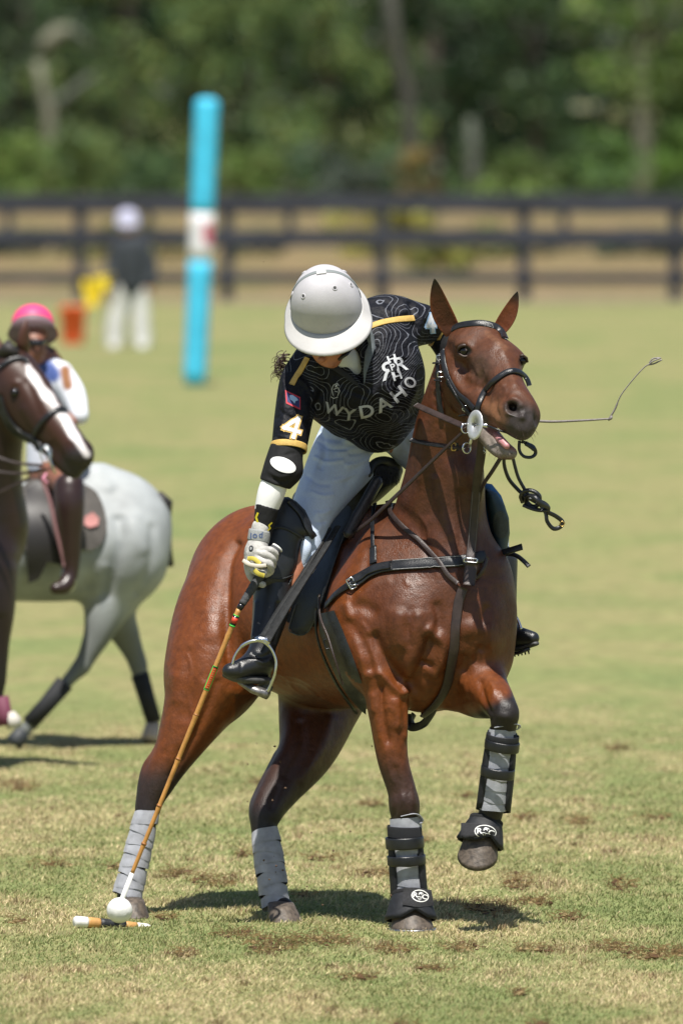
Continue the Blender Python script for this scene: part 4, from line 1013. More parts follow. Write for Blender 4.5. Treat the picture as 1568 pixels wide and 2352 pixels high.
ringband('cuff', P(663, 1028, -.085), P(661, 1060, -.10)-P(666, 1000, -.07), 40.5*M1, 15*M1, .003, gold, jersey)
for o_ in (0, 14): ringband('cuff', P(1003+o_*.7, 760+o_*.2, .26), (.85, 0, -.4), (38-o_*.3)*M1, 9*M1, .002, gold, jersey)
# undershirt and collar
f = fld(690, 740, 880, 910, -.15, .4, .005, .02)
f.dy = -.075
f.chain([(772, 810, .05, 36), (800, 832, .09, 42), (836, 866, .12, 32)], .02)
cloth('undershirt', f, mat('white_undershirt', (.62, .64, .66), .8, bump=.3, bump_scale=40))
panel('collar', [(826, 716), (842, 735), (858, 770), (862, 798), (852, 825), (841, 858), (836, 885), (834, 850), (838, 812), (846, 790), (838, 765), (824, 740)], collar_m, jersey, JB, .012, .008, 6, y=lambda a, b: -.05+(b-716)*.0001, bulge=.004)
panel('collar', [(740, 836), (775, 840), (805, 862), (832, 892), (824, 890), (798, 872), (765, 850), (742, 845)], mat('black_collar', (.012, .013, .018), .8), jersey, JB, .006, .006, 6, bulge=.002)
# writing on the chest
for ch, x, y_, an, h in (('W', 766, 940, 16, 25), ('Y', 802, 951, 8, 27), ('D', 842, 944, -12, 29), ('A', 880, 928, -26, 30), ('H', 914, 905, -38, 30), ('O', 941, 878, -60, 28)):
    decal('chest_letter', glyph(ch, x, y_, h, an, 1.2 if ch != 'O' else .8, .022), grey_p if ch in 'WY' else mat('pale_grey_print', (.42, .43, .46), .7), jersey, JB, .0018, 4)
lg = glyph('R', 920, 836, 34, -18, 1.0, .012)+glyph('R', 887, 852, 40, -18, 1.0, .012, True)+glyph('H', 899, 824, 17, -18, 1.4, .02)+glyph('H', 911, 864, 17, -18, 1.4, .02)
decal('chest_monogram', lg, white_p, jersey, JB, .0018, 3)
decal('monogram_ground', [ell_pts(901, 843, 10, 11, -18, 14)], mat('jersey_black', (.008, .008, .012), .7), jersey, JB, .0028, 3)
decal('chest_monogram', glyph('P', 901, 843, 15, -18, 1.1, .02), white_p, jersey, JB, .0038, 3)
em = line_polys([(765, 908), (762, 894), (766, 884), (774, 880), (778, 886)], 1.6)+line_polys([(766, 894), (776, 890), (780, 898), (776, 908)], 1.6)+line_polys([(769, 898), (776, 900)], 1.4)+line_polys([(760, 911), (766, 915), (776, 911)], 1.4)+[ell_pts(772, 886, 2.5, 3.5, 20, 8)]
decal('chest_emblem', em, mat('pale_grey_print'), jersey, JB, .0018, 3)
def four(cx, cy, h, an, sx, outline, fill):
    P4 = [(.1, -.5), (.34, -.5), (.34, .06), (.5, .06), (.5, .26), (.34, .26), (.34, .5), (.06, .5), (.06, .26), (-.5, .26), (-.5, .04)]
    hole = [(.06, .06), (.06, -.18), (-.16, .06)]
    a = math.radians(an)
    def tf(p, g=1.0): x = p[0]*h*.8*sx*g; y = p[1]*h*g; return (cx+x*math.cos(a)-y*math.sin(a), cy+x*math.sin(a)+y*math.cos(a))
    segs = [(.2, -.46, .2, .46), (.16, -.44, -.44, .16), (-.44, .16, .46, .16)]
    for nm, m, w, off in (('number', outline, .30, .0016), ('number', fill, .17, .0028)):
        pl = []
        for (x0, y0, x1, y1) in segs:
            p0, p1 = np.array(tf((x0, y0))), np.array(tf((x1, y1))); d = (p1-p0)/np.linalg.norm(p1-p0); n = np.array((-d[1], d[0]))*w*h/2; e = d*w*h*.42
            pl.append([tuple(p0-e+n), tuple(p1+e+n), tuple(p1+e-n), tuple(p0-e-n)])
        decal(nm, pl, m, jersey, JB, off, 4)
four(672, 980, 50, 16, 1.0, gold, white_p)
four(988, 742, 42, -4, .55, mat('pale_blue_print'), white_p)
decal('flag_patch', [[(655, 896), (690, 913), (690, 942), (657, 927)]], red_p, jersey, JB, .0015, 4)
decal('flag_patch', [[(658, 901), (688, 916), (688, 938), (660, 923)]], navy_p, jersey, JB, .0026, 4)
decal('flag_patch', [[(665, 909), (672, 908), (680, 914), (684, 920), (678, 922), (676, 928), (672, 922), (666, 918)]], sky_p, jersey, JB, .0036, 3)
# compression sleeve: black with a white pad, band, wristband
f = fld(560, 1010, 730, 1190, -.3, .15, .0042, .02)
f.chain([(661, 1020, -.085, 37), (650, 1066, -.10, 42), (636, 1100, -.105, 38), (626, 1120, -.11, 34)], .02)
f.blob(658, 1082, -.12, (36, 34, 30), .03)
halfcut(f, P(631, 1112, -.10), (-.35, 0, -1))
sle = cloth('sleeve', f, mat('black_knit', (.012, .012, .013), .8, .3, noise_scale=60, noise_amt=.3, bump=.4, bump_scale=60), strokes=[([(625, 1098), (650, 1108), (670, 1100)], 4, -3), ([(615, 1080), (640, 1095), (668, 1090)], 4, 2), ([(610, 1100), (640, 1115)], 4, 2), ([(650, 1046), (680, 1040)], 4, -2)])
SB = bvh_of(sle.data)
decal('elbow_pad', [ell_pts(650, 1068, 30, 16, 22, 30)], mat('bright_white_cloth', (.8, .8, .8), .75), sle, SB, .003, 4)
f = fld(570, 1090, 680, 1190, -.3, .15, .0042, .02)
f.chain([(632, 1105, -.108, 31), (622, 1135, -.112, 31), (612, 1168, -.113, 27)], .02)
cloth('forearm_sleeve', f, mat('bright_white_cloth'))
f = fld(560, 1140, 660, 1240, -.3, .15, .004, .02)
f.chain([(616, 1157, -.115, 29), (612, 1175, -.115, 27), (603, 1222, -.115, 22)], .015)
halfcut(f, P(617, 1163, -.11), (.3, 0, 1))
wb = cloth('wristband', f, mat('black_knit'))
halfm = mat('yellow_thread', (.6, .5, .02), .7); WB = bvh_of(wb.data)
decal('wrist_mark', line_polys([(593, 1178), (589, 1188), (592, 1198), (587, 1206)], 4.5), halfm, wb, WB, .0018, 3)
decal('wrist_mark', line_polys([(624, 1200), (617, 1207), (620, 1213), (612, 1220)], 3.2), halfm, wb, WB, .0018, 3)
f = fld(960, 720, 1110, 940, .1, .5, .0055, .02)
f.chain([(1000, 756, .27, 35), (1022, 790, .26, 32), (1050, 850, .24, 26), (1064, 890, .22, 22)], .02)
cloth('sleeve', f, mat('black_knit'))
# glove and hand closed round the handle
glm = mat('glove_leather', (.42, .41, .39), .75, noise_scale=40, noise_amt=.3, bump=.5, bump_scale=120)
f = fld(540, 1205, 660, 1370, -.35, .1, .0028, .008)
f.chain([(601, 1212, -.12, 23), (594, 1240, -.125, 23), (590, 1262, -.13, 25), (586, 1284, -.135, 24)], .02)
f.chain([(588, 1270, -.14, 24), (594, 1298, -.145, 22)], .02)
for q in ([(574, 1288, -.16, 7), (569, 1296, -.19, 8), (584, 1311, -.21, 8), (602, 1317, -.20, 8), (611, 1308, -.17, 7)],
          [(590, 1284, -.18, 7), (604, 1290, -.20, 8.2), (620, 1298, -.195, 8.2), (622, 1312, -.175, 8), (612, 1320, -.16, 7)],
          [(596, 1270, -.175, 7), (614, 1275, -.19, 8), (627, 1286, -.18, 8), (627, 1300, -.16, 7.5)],
          [(600, 1262, -.16, 7), (620, 1263, -.17, 8), (632, 1272, -.16, 8), (632, 1284, -.145, 7)],
          [(574, 1270, -.12, 10), (570, 1300, -.12, 10), (576, 1324, -.13, 9), (590, 1338, -.14, 8), (604, 1343, -.15, 7.5)]): f.chain(q, .006)
glv = cloth('glove', f, glm, sm=1); GB = bvh_of(glv.data)
cuffg = mat('grey_elastic', (.30, .31, .31), .85, noise_scale=200, noise_amt=.15, bump=.5, bump_scale=400)
cuf = ringband('glove_cuff', P(595, 1231, -.123), P(592, 1262, -.125)-P(601, 1212, -.12), 23.5*M1, 26*M1, .003, cuffg, glv); CB = bvh_of(cuf.data)
for ch, x in (('l', 577), ('o', 586), ('p', 599)): decal('cuff_letter', glyph(ch, x, 1231 if ch != 'p' else 1228, 10 if ch == 'o' else 14, 184, 1.0, .01), mat('blue_print', (.05, .09, .22), .7), cuf, CB, .0015, 2)
decal('glove_button', [ell_pts(577, 1260, 5, 7, 10, 14)], mat('boot_neoprene'), glv, GB, .0015, 2)
decal('glove_button', [ell_pts(577, 1260, 2.2, 3.5, 10, 10)], mat('grey_elastic'), glv, GB, .0025, 2)
yel = mat('yellow_strap', (.5, .42, .06), .7)
strap('wrist_loop', [(570, 1283, -.185), (584, 1284, -.205), (598, 1296, -.215)], 10, 3, yel, glv, (-.3, -.9, .2))
strap('wrist_loop', [(560, 1288, -.19), (572, 1296, -.215), (592, 1300, -.225), (610, 1299, -.215)], 9, 4, mat('cream_webbing', (.55, .5, .42), .8), glv, (-.2, -.95, .1))
strap('wrist_loop', [(584, 1308, -.225), (594, 1318, -.228), (606, 1322, -.22)], 10, 3, yel, glv, (-.2, -.95, .1))
# breeches
br_m = mat('white_breeches', (.53, .61, .76), .75, .3, noise_scale=120, noise_amt=.05, bump=.35, bump_scale=500)  # white cloth, with the blue of skylit shade put into its colour
f = fld(620, 920, 1180, 1320, -.2, .75, .0055, .04)
f.chain([(834, 980, .40, 88), (791, 1050, .33, 78), (748, 1120, .24, 62), (716, 1180, .14, 50), (700, 1240, .08, 44), (688, 1290, .05, 40)], .05)
f.chain([(895, 972, .44, 68), (960, 1030, .42, 56), (1036, 1100, .38, 52), (1100, 1160, .31, 42), (1126, 1220, .27, 36)], .04)
f.chain([(1128, 1220, .27, 38), (1140, 1280, .25, 30)], .03)
f.cone(P(874, 1062, .0), P(874, 1062, .95), 27*M1, 27*M1, .02, sub=True)
brc = cloth('breeches', f, br_m, strokes=[([(868, 1012), (835, 1018), (790, 1012)], 5, 7), ([(862, 1030), (830, 1040), (800, 1042)], 4, -6), ([(850, 1050), (820, 1066), (792, 1070)], 4, 6), ([(726, 1010), (760, 1030), (800, 1032)], 4, -5), ([(720, 1050), (750, 1062), (790, 1058)], 4, 4), ([(712, 1130), (740, 1140), (768, 1136)], 4, 4), ([(820, 1086), (790, 1100), (765, 1104)], 4, 3), ([(700, 1090), (730, 1110), (760, 1112)], 5, -3), ([(735, 985), (745, 1040), (735, 1080)], 6, -4), ([(760, 1170), (740, 1180), (722, 1178)], 4, 4), ([(750, 1196), (735, 1200), (722, 1198)], 3, -4), ([(725, 960), (740, 1000), (790, 1010)], 8, -4), ([(860, 1015), (820, 1030), (770, 1040)], 6, 3), ([(868, 1022), (830, 1060), (790, 1120)], 10, -4), ([(740, 1030), (720, 1090), (700, 1140)], 10, 4), ([(860, 1000), (880, 1018), (905, 1010)], 5, -4), ([(720, 1180), (735, 1200), (730, 1225)], 5, 3), ([(700, 1225), (712, 1250), (700, 1270)], 4, -3), ([(930, 1010), (945, 1040), (940, 1070)], 6, -3)])
panel('blue_panel', [(1108, 1108), (1129, 1112), (1150, 1138), (1160, 1165), (1150, 1230), (1152, 1300), (1120, 1300), (1106, 1240)], mat('blue_cloth', (.03, .12, .30), .8), rider, None, 0, .02, 9, y=.10, bulge=.02)
# knee guards
def guard(name, outline, yf, m, parent): return panel(name, outline, m, parent, None, 0, .02, 7, y=yf, bulge=.035, smooth_depth=3)
f = fld(670, 1225, 725, 1320, -.2, .2, .004, .01)
f.chain([(703, 1238, .01, 12), (702, 1262, .0, 13), (696, 1292, .0, 8)], .01)
cloth('breeches_hem', f, br_m)
kg = guard('knee_guard', [(640, 1142), (662, 1141), (681, 1152), (701, 1172), (714, 1200), (723, 1232), (699, 1236), (690, 1250), (681, 1302), (668, 1328), (657, 1350), (633, 1358), (602, 1357), (584, 1350), (590, 1290), (606, 1220), (625, 1170)], lambda a, b: .02-(b-1142)*.0003+(a-650)*.0002, lea, rider)
KB = bvh_of(kg.data)
strap('guard_seam', [(697, 1238), (692, 1270), (684, 1305), (668, 1322), (640, 1330), (600, 1326)], 3, 2, lea_w, kg, KB, .001)
strap('guard_seam', [(590, 1352), (630, 1357), (657, 1346), (668, 1328)], 4, 3, lea_w, kg, KB, .001)
strap('guard_strap', [(664, 1152), (690, 1180), (706, 1214), (720, 1232)], 15, 4, lea, kg, KB, .002)
strap('guard_strap', [(610, 1215), (650, 1212), (690, 1232), (700, 1240)], 7, 3, lea_w, kg, KB, .001)
kg2 = guard('knee_guard', [(1112, 1120), (1140, 1132), (1158, 1160), (1168, 1190), (1170, 1225), (1164, 1262), (1166, 1300), (1152, 1308), (1138, 1290), (1128, 1230), (1118, 1170)], lambda a, b: .06, mat('guard_blue_black', (.02, .045, .06), .5, noise_scale=20, noise_amt=.3), rider)
decal('guard_panel', [ell_pts(1149, 1205, 17, 32, -5, 24)], mat('olive_leather', (.035, .042, .035), .6, noise_scale=60, noise_amt=.3, bump=.4), kg2, bvh_of(kg2.data), .002, 5)
# boots
f = fld(490, 1330, 720, 1600, -.4, .2, .0042, .015)
f.chain([(628, 1340, .0, 46), (622, 1400, -.03, 42), (612, 1450, -.07, 35), (602, 1490, -.10, 30), (592, 1520, -.11, 30)], .03)
f.chain([(600, 1520, -.10, 30), (570, 1530, -.14, 27), (542, 1540, -.17, 23), (530, 1541, -.18, 20)], .03, flat=((0, 0, 1), 1.1))
f.chain([(600, 1535, -.08, 24), (606, 1548, -.06, 18)], .02)
bo = cloth('boot', f, lea, strokes=[([(575, 1500), (600, 1510), (625, 1500)], 5, -4), ([(585, 1515), (605, 1522), (622, 1515)], 4, 3), ([(590, 1380), (586, 1430), (580, 1470)], 5, 4), ([(640, 1380), (640, 1430), (630, 1480)], 6, -4), ([(555, 1520), (552, 1545)], 3, -2)])
f = fld(490, 1520, 640, 1600, -.4, .15, .004, .006)
f.chain([(524, 1551, -.17, 14), (550, 1559, -.16, 17), (590, 1562, -.13, 17), (612, 1562, -.09, 14)], .01, flat=((0, 0, 1), 1.8))
f.chain([(604, 1578, -.10, 13), (614, 1580, -.08, 13)], .01, flat=((0, 0, 1), 1.2))
cloth('sole', f, mat('rubber_sole', (.05, .05, .05), .6, noise_scale=60, noise_amt=.4), bo)
f = fld(1080, 1240, 1260, 1530, -.1, .45, .0045, .015)
f.chain([(1148, 1290, .24, 40), (1152, 1360, .22, 34), (1158, 1430, .20, 28), (1172, 1462, .18, 26)], .03)
f.chain([(1165, 1464, .18, 27), (1195, 1463, .14, 22), (1222, 1466, .11, 16)], .03)
bo2 = cloth('boot', f, lea)
f = fld(1120, 1460, 1260, 1530, -.1, .35, .004, .006)
f.chain([(1150, 1496, .18, 10), (1190, 1490, .14, 10), (1228, 1478, .10, 10)], .01, flat=((0, 0, 1), 1.6))
so_ = cloth('sole', f, mat('rubber_sole'), bo2)
put('spur', tube_mesh('spur', [P(1160, 1502, .14), P(1190, 1500, .12), P(1215, 1490, .1)], 4*M1, 8), lea, bo2)
for x in range(6): put('spur_knob', tube_mesh('spur_knob', [P(1172+x*8, 1500-x*1.5, .13), P(1174+x*8, 1510-x*1.5, .13)], [3*M1, 1.5*M1], 6), lea, bo2)
# helmet
UPV = np.array((-.10, -.70, .70)); UPV /= np.linalg.norm(UPV)
RTV = np.array((.985, -.04, .14)); RTV -= UPV*(RTV@UPV); RTV /= np.linalg.norm(RTV)
FRV = np.cross(UPV, RTV); 
if FRV[2] > 0: FRV = -FRV
HCt = P(750, 712, -.12)
def hp(x, y, z): return HCt+(RTV*x+FRV*y+UPV*z)*M1      # helmet space in photograph units: right, front, up
helm_m = mat('helmet_shell', (.46, .45, .47), .62, .35, noise_scale=14, noise_amt=.08, bump=.25, bump_scale=500)
def dome_r(t, ph):     # t 0 at the rim, 1 at the crown
    return math.cos(t*math.pi/2)**.92
V = []; Fc = []; K = 56; R = 22
for i in range(R+1):
    t = i/R
    for k in range(K):
        a = 2*math.pi*k/K; c, s_ = math.cos(a), math.sin(a)
        rx, ry = 82, (78 if s_ > 0 else 100); q = dome_r(t, a)
        V.append(hp(rx*c*q, ry*s_*q, 106*math.sin(t*math.pi/2)))
for i in range(R):
    for k in range(K): Fc.append([i*K+k, i*K+(k+1) % K, (i+1)*K+(k+1) % K, (i+1)*K+k])
dm = put('shell', mesh_np('shell', V, Fc), helm_m)
hel = bpy.data.objects.new('helmet', None); COL.objects.link(hel); hel.parent = rider; hel.matrix_parent_inverse = world_inv(rider); hel.location = Vector(HCt); hel.empty_display_size = .05
dm.parent = hel; dm.matrix_parent_inverse = world_inv(hel)
V = []; Fc = []; R = 8; prof = []
for i in range(R):
    u = i/(R-1)
    for k in range(K):
        a = 2*math.pi*k/K; c, s_ = math.cos(a), math.sin(a); fr_ = max(s_, 0)
        wdt = 17+36*fr_**1.3
        z = -u*(9+10*abs(c)**2)-u*u*5*fr_+3*(1-u)
        V.append(hp((81.5+wdt*u)*c, ((78 if s_ > 0 else 100)-.5+wdt*u)*s_, z))
for i in range(R-1):
    for k in range(K): Fc.append([i*K+k, i*K+(k+1) % K, (i+1)*K+(k+1) % K, (i+1)*K+k])
brim = put('brim', mesh_np('brim', V, Fc), mat('helmet_brim', (.47, .46, .45), .6, noise_scale=9, noise_amt=.12, bump=.1), hel)
sdm = brim.modifiers.new('s', 'SOLIDIFY'); sdm.thickness = .006; sdm.offset = -1
bmn = bpy.data.objects['brim']
HB = bvh_of(dm.data)
band = [hp(83.5*math.cos(t*math.pi/2*0+a)*1.0, -18+(-30)*0, 0) for a in ()]
cs = []; ns = []
for a in np.linspace(-.12, math.pi+.12, 40):      # strap over the crown from ear to ear
    x = 83*math.cos(a); z = 107*math.sin(a); y = -30+8*math.sin(a); q = math.sqrt(max(1-(y/100)**2, 0))
    cs.append(hp(x*q, y, max(z*q, -6))); ns.append((RTV*x/83**2+UPV*z/107**2+FRV*y/100**2))
put('helmet_strap', ribbon_mesh('helmet_strap', cs, ns, 11*M1, .002), mat('grey_elastic_band', (.19, .21, .21), .6), hel)
put('strap_tab', ribbon_mesh('strap_tab', cs[18:22], ns[18:22], 22*M1, .0045), mat('grey_rubber', (.55, .55, .55), .6), hel)
def onshell(x, y):  # a point of the shell from helmet-space x, y
    q = math.sqrt(max(1-(x/82)**2-(y/(78 if y > 0 else 100))**2, 0)); return hp(x, y, 106*q), (RTV*x/82**2+FRV*y/78**2+UPV*q*106/106**2)
for (hx, hy) in ((-46, 26), (26, 26), (62, -2), (-72, -18), (50, -62), (-40, -62)):
    c, n = onshell(hx, hy); n /= np.linalg.norm(n); u = np.cross(n, RTV); u /= np.linalg.norm(u); w = np.cross(n, u)
    put('vent_eyelet', tube_mesh('vent_eyelet', [c+n*.0015+(u*math.cos(a)+w*math.sin(a))*5*M1 for a in np.linspace(0, 2*math.pi, 14, endpoint=False)], 1.7*M1, 8, True), helm_m, hel)
    put('vent_hole', mesh_np('vent_hole', [c+n*.0030+(u*math.cos(a)+w*math.sin(a))*3.6*M1 for a in np.linspace(0, 2*math.pi, 12, endpoint=False)], [list(range(12))]), mat('vent_dark', (.05, .05, .05), .9), hel)
V = []
seam = []
for y in np.linspace(-20, 76, 20): c, n = onshell(0, y*.99); seam.append(c+n*.0001)
put('shell_seam', tube_mesh('shell_seam', seam, .9*M1, 6), helm_m, hel)
# curly hair at the back of the neck
hair = mat('dark_brown_hair', (.035, .014, .008), .45, .5)
hv = []; hf = []
for i in range(46):
    x0 = rng.uniform(645, 664); y0 = rng.uniform(806, 850); d0 = rng.uniform(.02, .08); ph = rng.uniform(0, 6.3); ln = rng.uniform(18, 34); pts = []
    for k in range(14):
        t = k/13; pts.append(P(x0-ln*t*.75+6*math.sin(ph+t*9), y0+ln*t*.9+5*math.cos(ph+t*9), d0+.008*math.sin(ph+t*7)))
    m_ = tube_mesh('h', pts, [.0017*(1-.6*k/13) for k in range(14)], 4); c0 = get_co(m_); b0 = len(hv); hv += list(c0); hf += [[v+b0 for v in p.vertices] for p in m_.polygons]; bpy.data.meshes.remove(m_)
put('hair', mesh_np('hair', hv, hf), hair, rider)

# ---------------------------------------------------------------- whip, mallet, ball
whip = empty('whip', P(1066, 900, .2), 'thin grey riding whip sticking out behind the bay horse muzzle with a bent lash', 'whip')
wm_ = mat('whip_cord', (.22, .20, .19), .7, noise_scale=200, noise_amt=.3)
put('shaft', tube_mesh('shaft', [P(*q) for q in smooth_line([(1062, 935, .2), (1160, 958, .12), (1250, 968, .04), (1330, 966, -.03), (1398, 962, -.08)], 8)], [.0062-.0028*i/32 for i in range(33)], 8), wm_, whip)
put('lash', tube_mesh('lash', [P(*q) for q in smooth_line([(1398, 962, -.08), (1404, 952, -.085), (1412, 938, -.09), (1425, 908, -.1), (1450, 875, -.11), (1476, 846, -.12), (1490, 836, -.125)], 8)], [.0035]*20+[.0022]*29, 8), wm_, whip)
put('knot', tube_mesh('knot', [P(1396, 965, -.08), P(1402, 961, -.085), P(1404, 955, -.085)], [.003, .0055, .004], 8), wm_, whip)
for q in ([(1488, 838, -.12), (1500, 829, -.13), (1517, 822, -.13)], [(1488, 838, -.12), (1502, 835, -.125), (1519, 826, -.12)], [(1490, 834, -.12), (1498, 824, -.12), (1514, 822, -.12)]):
    put('flapper', tube_mesh('flapper', [P(*p) for p in smooth_line(q, 5)], .0028, 6), wm_, whip)
mallet = empty('polo_mallet', P(255, 2128, -.06), 'long bamboo polo mallet gripped in the gloved right hand, its head down on the grass', 'mallet')
cane = mat('bamboo_cane', (.50, .245, .065), .42, noise_scale=25, noise_amt=.2, bump=.2)
A_, B_ = np.array((634, 1264, -.115)), np.array((272, 2110, -.055))
def mp_(t): q = A_*(1-t)+B_*t; return P(*q)
# handle bends a little: hand to cane
H0, H1, H2 = P(634, 1264, -.115), P(556, 1388, -.17), P(549, 1399, -.17)
put('end_cap', tube_mesh('end_cap', [P(636, 1259, -.11), P(632, 1264, -.113), P(616, 1284, -.125)], [13*M1, 15*M1, 13*M1], 18), mat('grip_rubber', (.05, .052, .056), .8, noise_scale=100, noise_amt=.2, bump=.6), mallet)
put('cap_rim', tube_mesh('cap_rim', [P(637.5, 1257.5, -.109), P(635, 1260.5, -.111)], 14*M1, 18), mat('white_print'), mallet)
gp = [H0*(1-t)+H1*t for t in np.linspace(.1, 1, 40)]
put('grip', tube_mesh('grip', gp, [(14.5-6.5*(i/39)**.8+(.5 if i % 3 else -.3))*M1 for i in range(40)], 18), mat('grip_rubber'), mallet)
put('grip_band', tube_mesh('grip_band', [H1, (H1+H2)/2, H2], [7.4*M1, 7.8*M1, 6.8*M1], 14), mat('gloss_black', (.01, .01, .012), .2), mallet)
E_ = P(304, 2005, -.06); 
def cn(t): return H2*(1-t)+E_*t
n_ = 90; put('cane', tube_mesh('cane', [cn(t) for t in np.linspace(0, 1, n_)], [(6.4-1.6*i/n_+(.9 if i in (9, 22, 36, 51, 67, 80) else 0))*M1 for i in range(n_)], 12), cane, mallet)
for t in (9, 22, 36, 51, 67, 80): put('cane_node', tube_mesh('cane_node', [cn((t-.35)/n_), cn((t+.35)/n_)], 6.5*M1, 12), mat('cane_node_brown', (.30, .12, .03), .5), mallet)
def cband(t0, t1, r, m, nm='label_band'): return put(nm, tube_mesh(nm, [cn(t0), cn(t1)], [r*M1, (r-.2)*M1], 14), m, mallet)
gr = mat('bright_green', (.05, .50, .06), .5); rd = mat('bright_red', (.55, .05, .02), .5); bk = mat('gloss_black')
cband(.022, .026, 7.4, gr); cband(.026, .060, 7.1, bk); cband(.032, .052, 7.25, rd); cband(.060, .065, 7.3, gr)
# the green label is a patch on the near side
ax = cn(1)-cn(0); ax /= np.linalg.norm(ax); sd_ = np.cross(ax, (0, -1, 0)); sd_ /= np.linalg.norm(sd_); nn_ = np.cross(sd_, ax); nn_ = nn_ if nn_[1] < 0 else -nn_
for (t0, t1, m, r, w) in ((.215, .305, gr, 6.8, 1.0), (.222, .300, rd, 7.1, .55), (.217, .222, bk, 7.1, .6), (.298, .302, bk, 7.1, .6)):
    V = []; Fc = []
    for t in (t0, t1):
        for k in range(9): a = (k/8-.5)*2.6*w; V.append(cn(t)+(sd_*math.sin(a)+nn_*math.cos(a))*r*M1)
    Fc = [[k, k+1, k+10, k+9] for k in range(8)]; put('maker_label', mesh_np('maker_label', V, Fc), m, mallet)
for i in range(9):
    t = .226+i*.0085; put('label_mark', tube_mesh('label_mark', [cn(t)+nn_*7.3*M1-sd_*1.5*M1, cn(t+.004)+nn_*7.3*M1+sd_*1.5*M1], .5*M1, 4), gr, mallet)
put('painted_tip', tube_mesh('painted_tip', [E_, P(276, 2078, -.055), P(268, 2112, -.052)], [5.2*M1, 6.6*M1, 7*M1], 12), mat('white_paint', (.75, .75, .73), .5), mallet)
MA, MB = P(166, 2116, -.10), P(344, 2131, .02)
segs = ((0, .03, 'white_paint'), (.03, .19, 'white_paint'), (.19, .35, 'tan_wood'), (.35, .68, 'black_tape'), (.68, .83, 'tan_wood'), (.83, 1, 'white_paint'))
mat('tan_wood', (.50, .27, .09), .5, noise_scale=30, noise_amt=.2); mat('black_tape', (.015, .017, .02), .5, noise_scale=60, noise_amt=.3, bump=.4)
def hr(t): return (13.2*(1-t)+8.6*t+1.2*math.sin(math.pi*t))*M1
for a, b, m in segs[1:]:
    ts = np.linspace(a, b, 7); put('head_section', tube_mesh('head_section', [MA*(1-t)+MB*t for t in ts], [hr(t)*(.80 if (t < .035 or t > .99) else 1) for t in ts], 20), MATS[m], mallet)
ball = bpy.data.objects.new('polo_ball', None)
bm = bmesh.new(); bmesh.ops.create_icosphere(bm, subdivisions=4, radius=29.5*M1)
for v in bm.verts: v.co *= 1+.012*noise.noise(v.co*60)
bmesh.ops.translate(bm, verts=bm.verts, vec=Vector(P(275, 2091, -.16)))
put('polo_ball', bm_mesh('polo_ball', bm), mat('ball_plastic', (.74, .74, .72), .5, .4, noise_scale=25, noise_amt=.1, bump=.3, bump_scale=80), None, 'scuffed white polo ball just above the mallet head near the rear hoof', 'ball')
# ---------------------------------------------------------------- ground
def node_mat(name):
    m = bpy.data.materials.new(name); m.use_nodes = True; return m, m.node_tree, m.node_tree.nodes['Principled BSDF'], m.node_tree.links.new
def ground_mat(name, stops, scale, rough=.95, fine=None):
    m, nt, b, L = node_mat(name); b.inputs['Roughness'].default_value = rough; b.inputs['Specular IOR Level'].default_value = .1
    ge = nt.nodes.new('ShaderNodeNewGeometry')
    n = nt.nodes.new('ShaderNodeTexNoise'); n.inputs['Scale'].default_value = scale; n.inputs['Detail'].default_value = 9; n.inputs['Roughness'].default_value = .62
    mp = nt.nodes.new('ShaderNodeMapping'); mp.inputs['Scale'].default_value = (1, .45, 1); L(ge.outputs['Position'], mp.inputs[0]); L(mp.outputs[0], n.inputs['Vector'])
    r = nt.nodes.new('ShaderNodeValToRGB'); L(n.outputs['Fac'], r.inputs[0]); e = r.color_ramp.elements
    while len(e) > 1: e.remove(e[-1])
    for i, (p, c) in enumerate(stops):
        q = e[0] if i == 0 else e.new(p); q.position = p; q.color = (*c, 1)
    src = r.outputs[0]
    if fine:
        n2 = nt.nodes.new('ShaderNodeTexNoise'); n2.inputs['Scale'].default_value = fine; n2.inputs['Detail'].default_value = 5; L(ge.outputs['Position'], n2.inputs['Vector'])
        mr = nt.nodes.new('ShaderNodeMapRange'); mr.inputs[1].default_value = .3; mr.inputs[2].default_value = .7; mr.inputs[3].default_value = .72; mr.inputs[4].default_value = 1.25; L(n2.outputs['Fac'], mr.inputs[0])
        mx = nt.nodes.new('ShaderNodeMix'); mx.data_type = 'RGBA'; mx.blend_type = 'MULTIPLY'; mx.inputs[0].default_value = 1; L(src, mx.inputs[6]); L(mr.outputs[0], mx.inputs[7]); src = mx.outputs[2]
    L(src, b.inputs['Base Color']); return m
field_m = ground_mat('field_turf', [(.30, (.135, .178, .064)), (.44, (.190, .205, .080)), (.52, (.235, .218, .098)), (.60, (.180, .198, .076)), (.72, (.25, .21, .112))], .5, fine=9)
padd_m = ground_mat('paddock_grass', [(.35, (.16, .145, .055)), (.5, (.22, .155, .085)), (.62, (.12, .12, .05))], .35, fine=3)
dirt_m = ground_mat('worn_dirt', [(.35, (.20, .17, .11)), (.5, (.24, .19, .12)), (.65, (.18, .18, .09))], .5, fine=4)
def sheet(name, x0, x1, y0, y1, z, m, nx=2, ny=2):
    xs = np.linspace(x0, x1, nx); ys = np.linspace(y0, y1, ny); V = [(x, y, z) for y in ys for x in xs]
    return put(name, mesh_np(name, V, [[j*nx+i, j*nx+i+1, (j+1)*nx+i+1, (j+1)*nx+i] for j in range(ny-1) for i in range(nx-1)]), m, kind='structure')
sheet('ground', -600, 600, -60, 1400, 0, field_m)
V = []; 
for i in range(60): x = -40+80*i/59; V.append((x, 113.2+1.0*noise.noise(Vector((x*.5, 0, 0))), .006))
for i in range(60): x = 40-80*i/59; V.append((x, 119.5+1.2*noise.noise(Vector((x*.4, 5, 0))), .006))
put('dirt_track', mesh_np('dirt_track', V, [list(range(120))]), dirt_m, kind='structure')
V = []
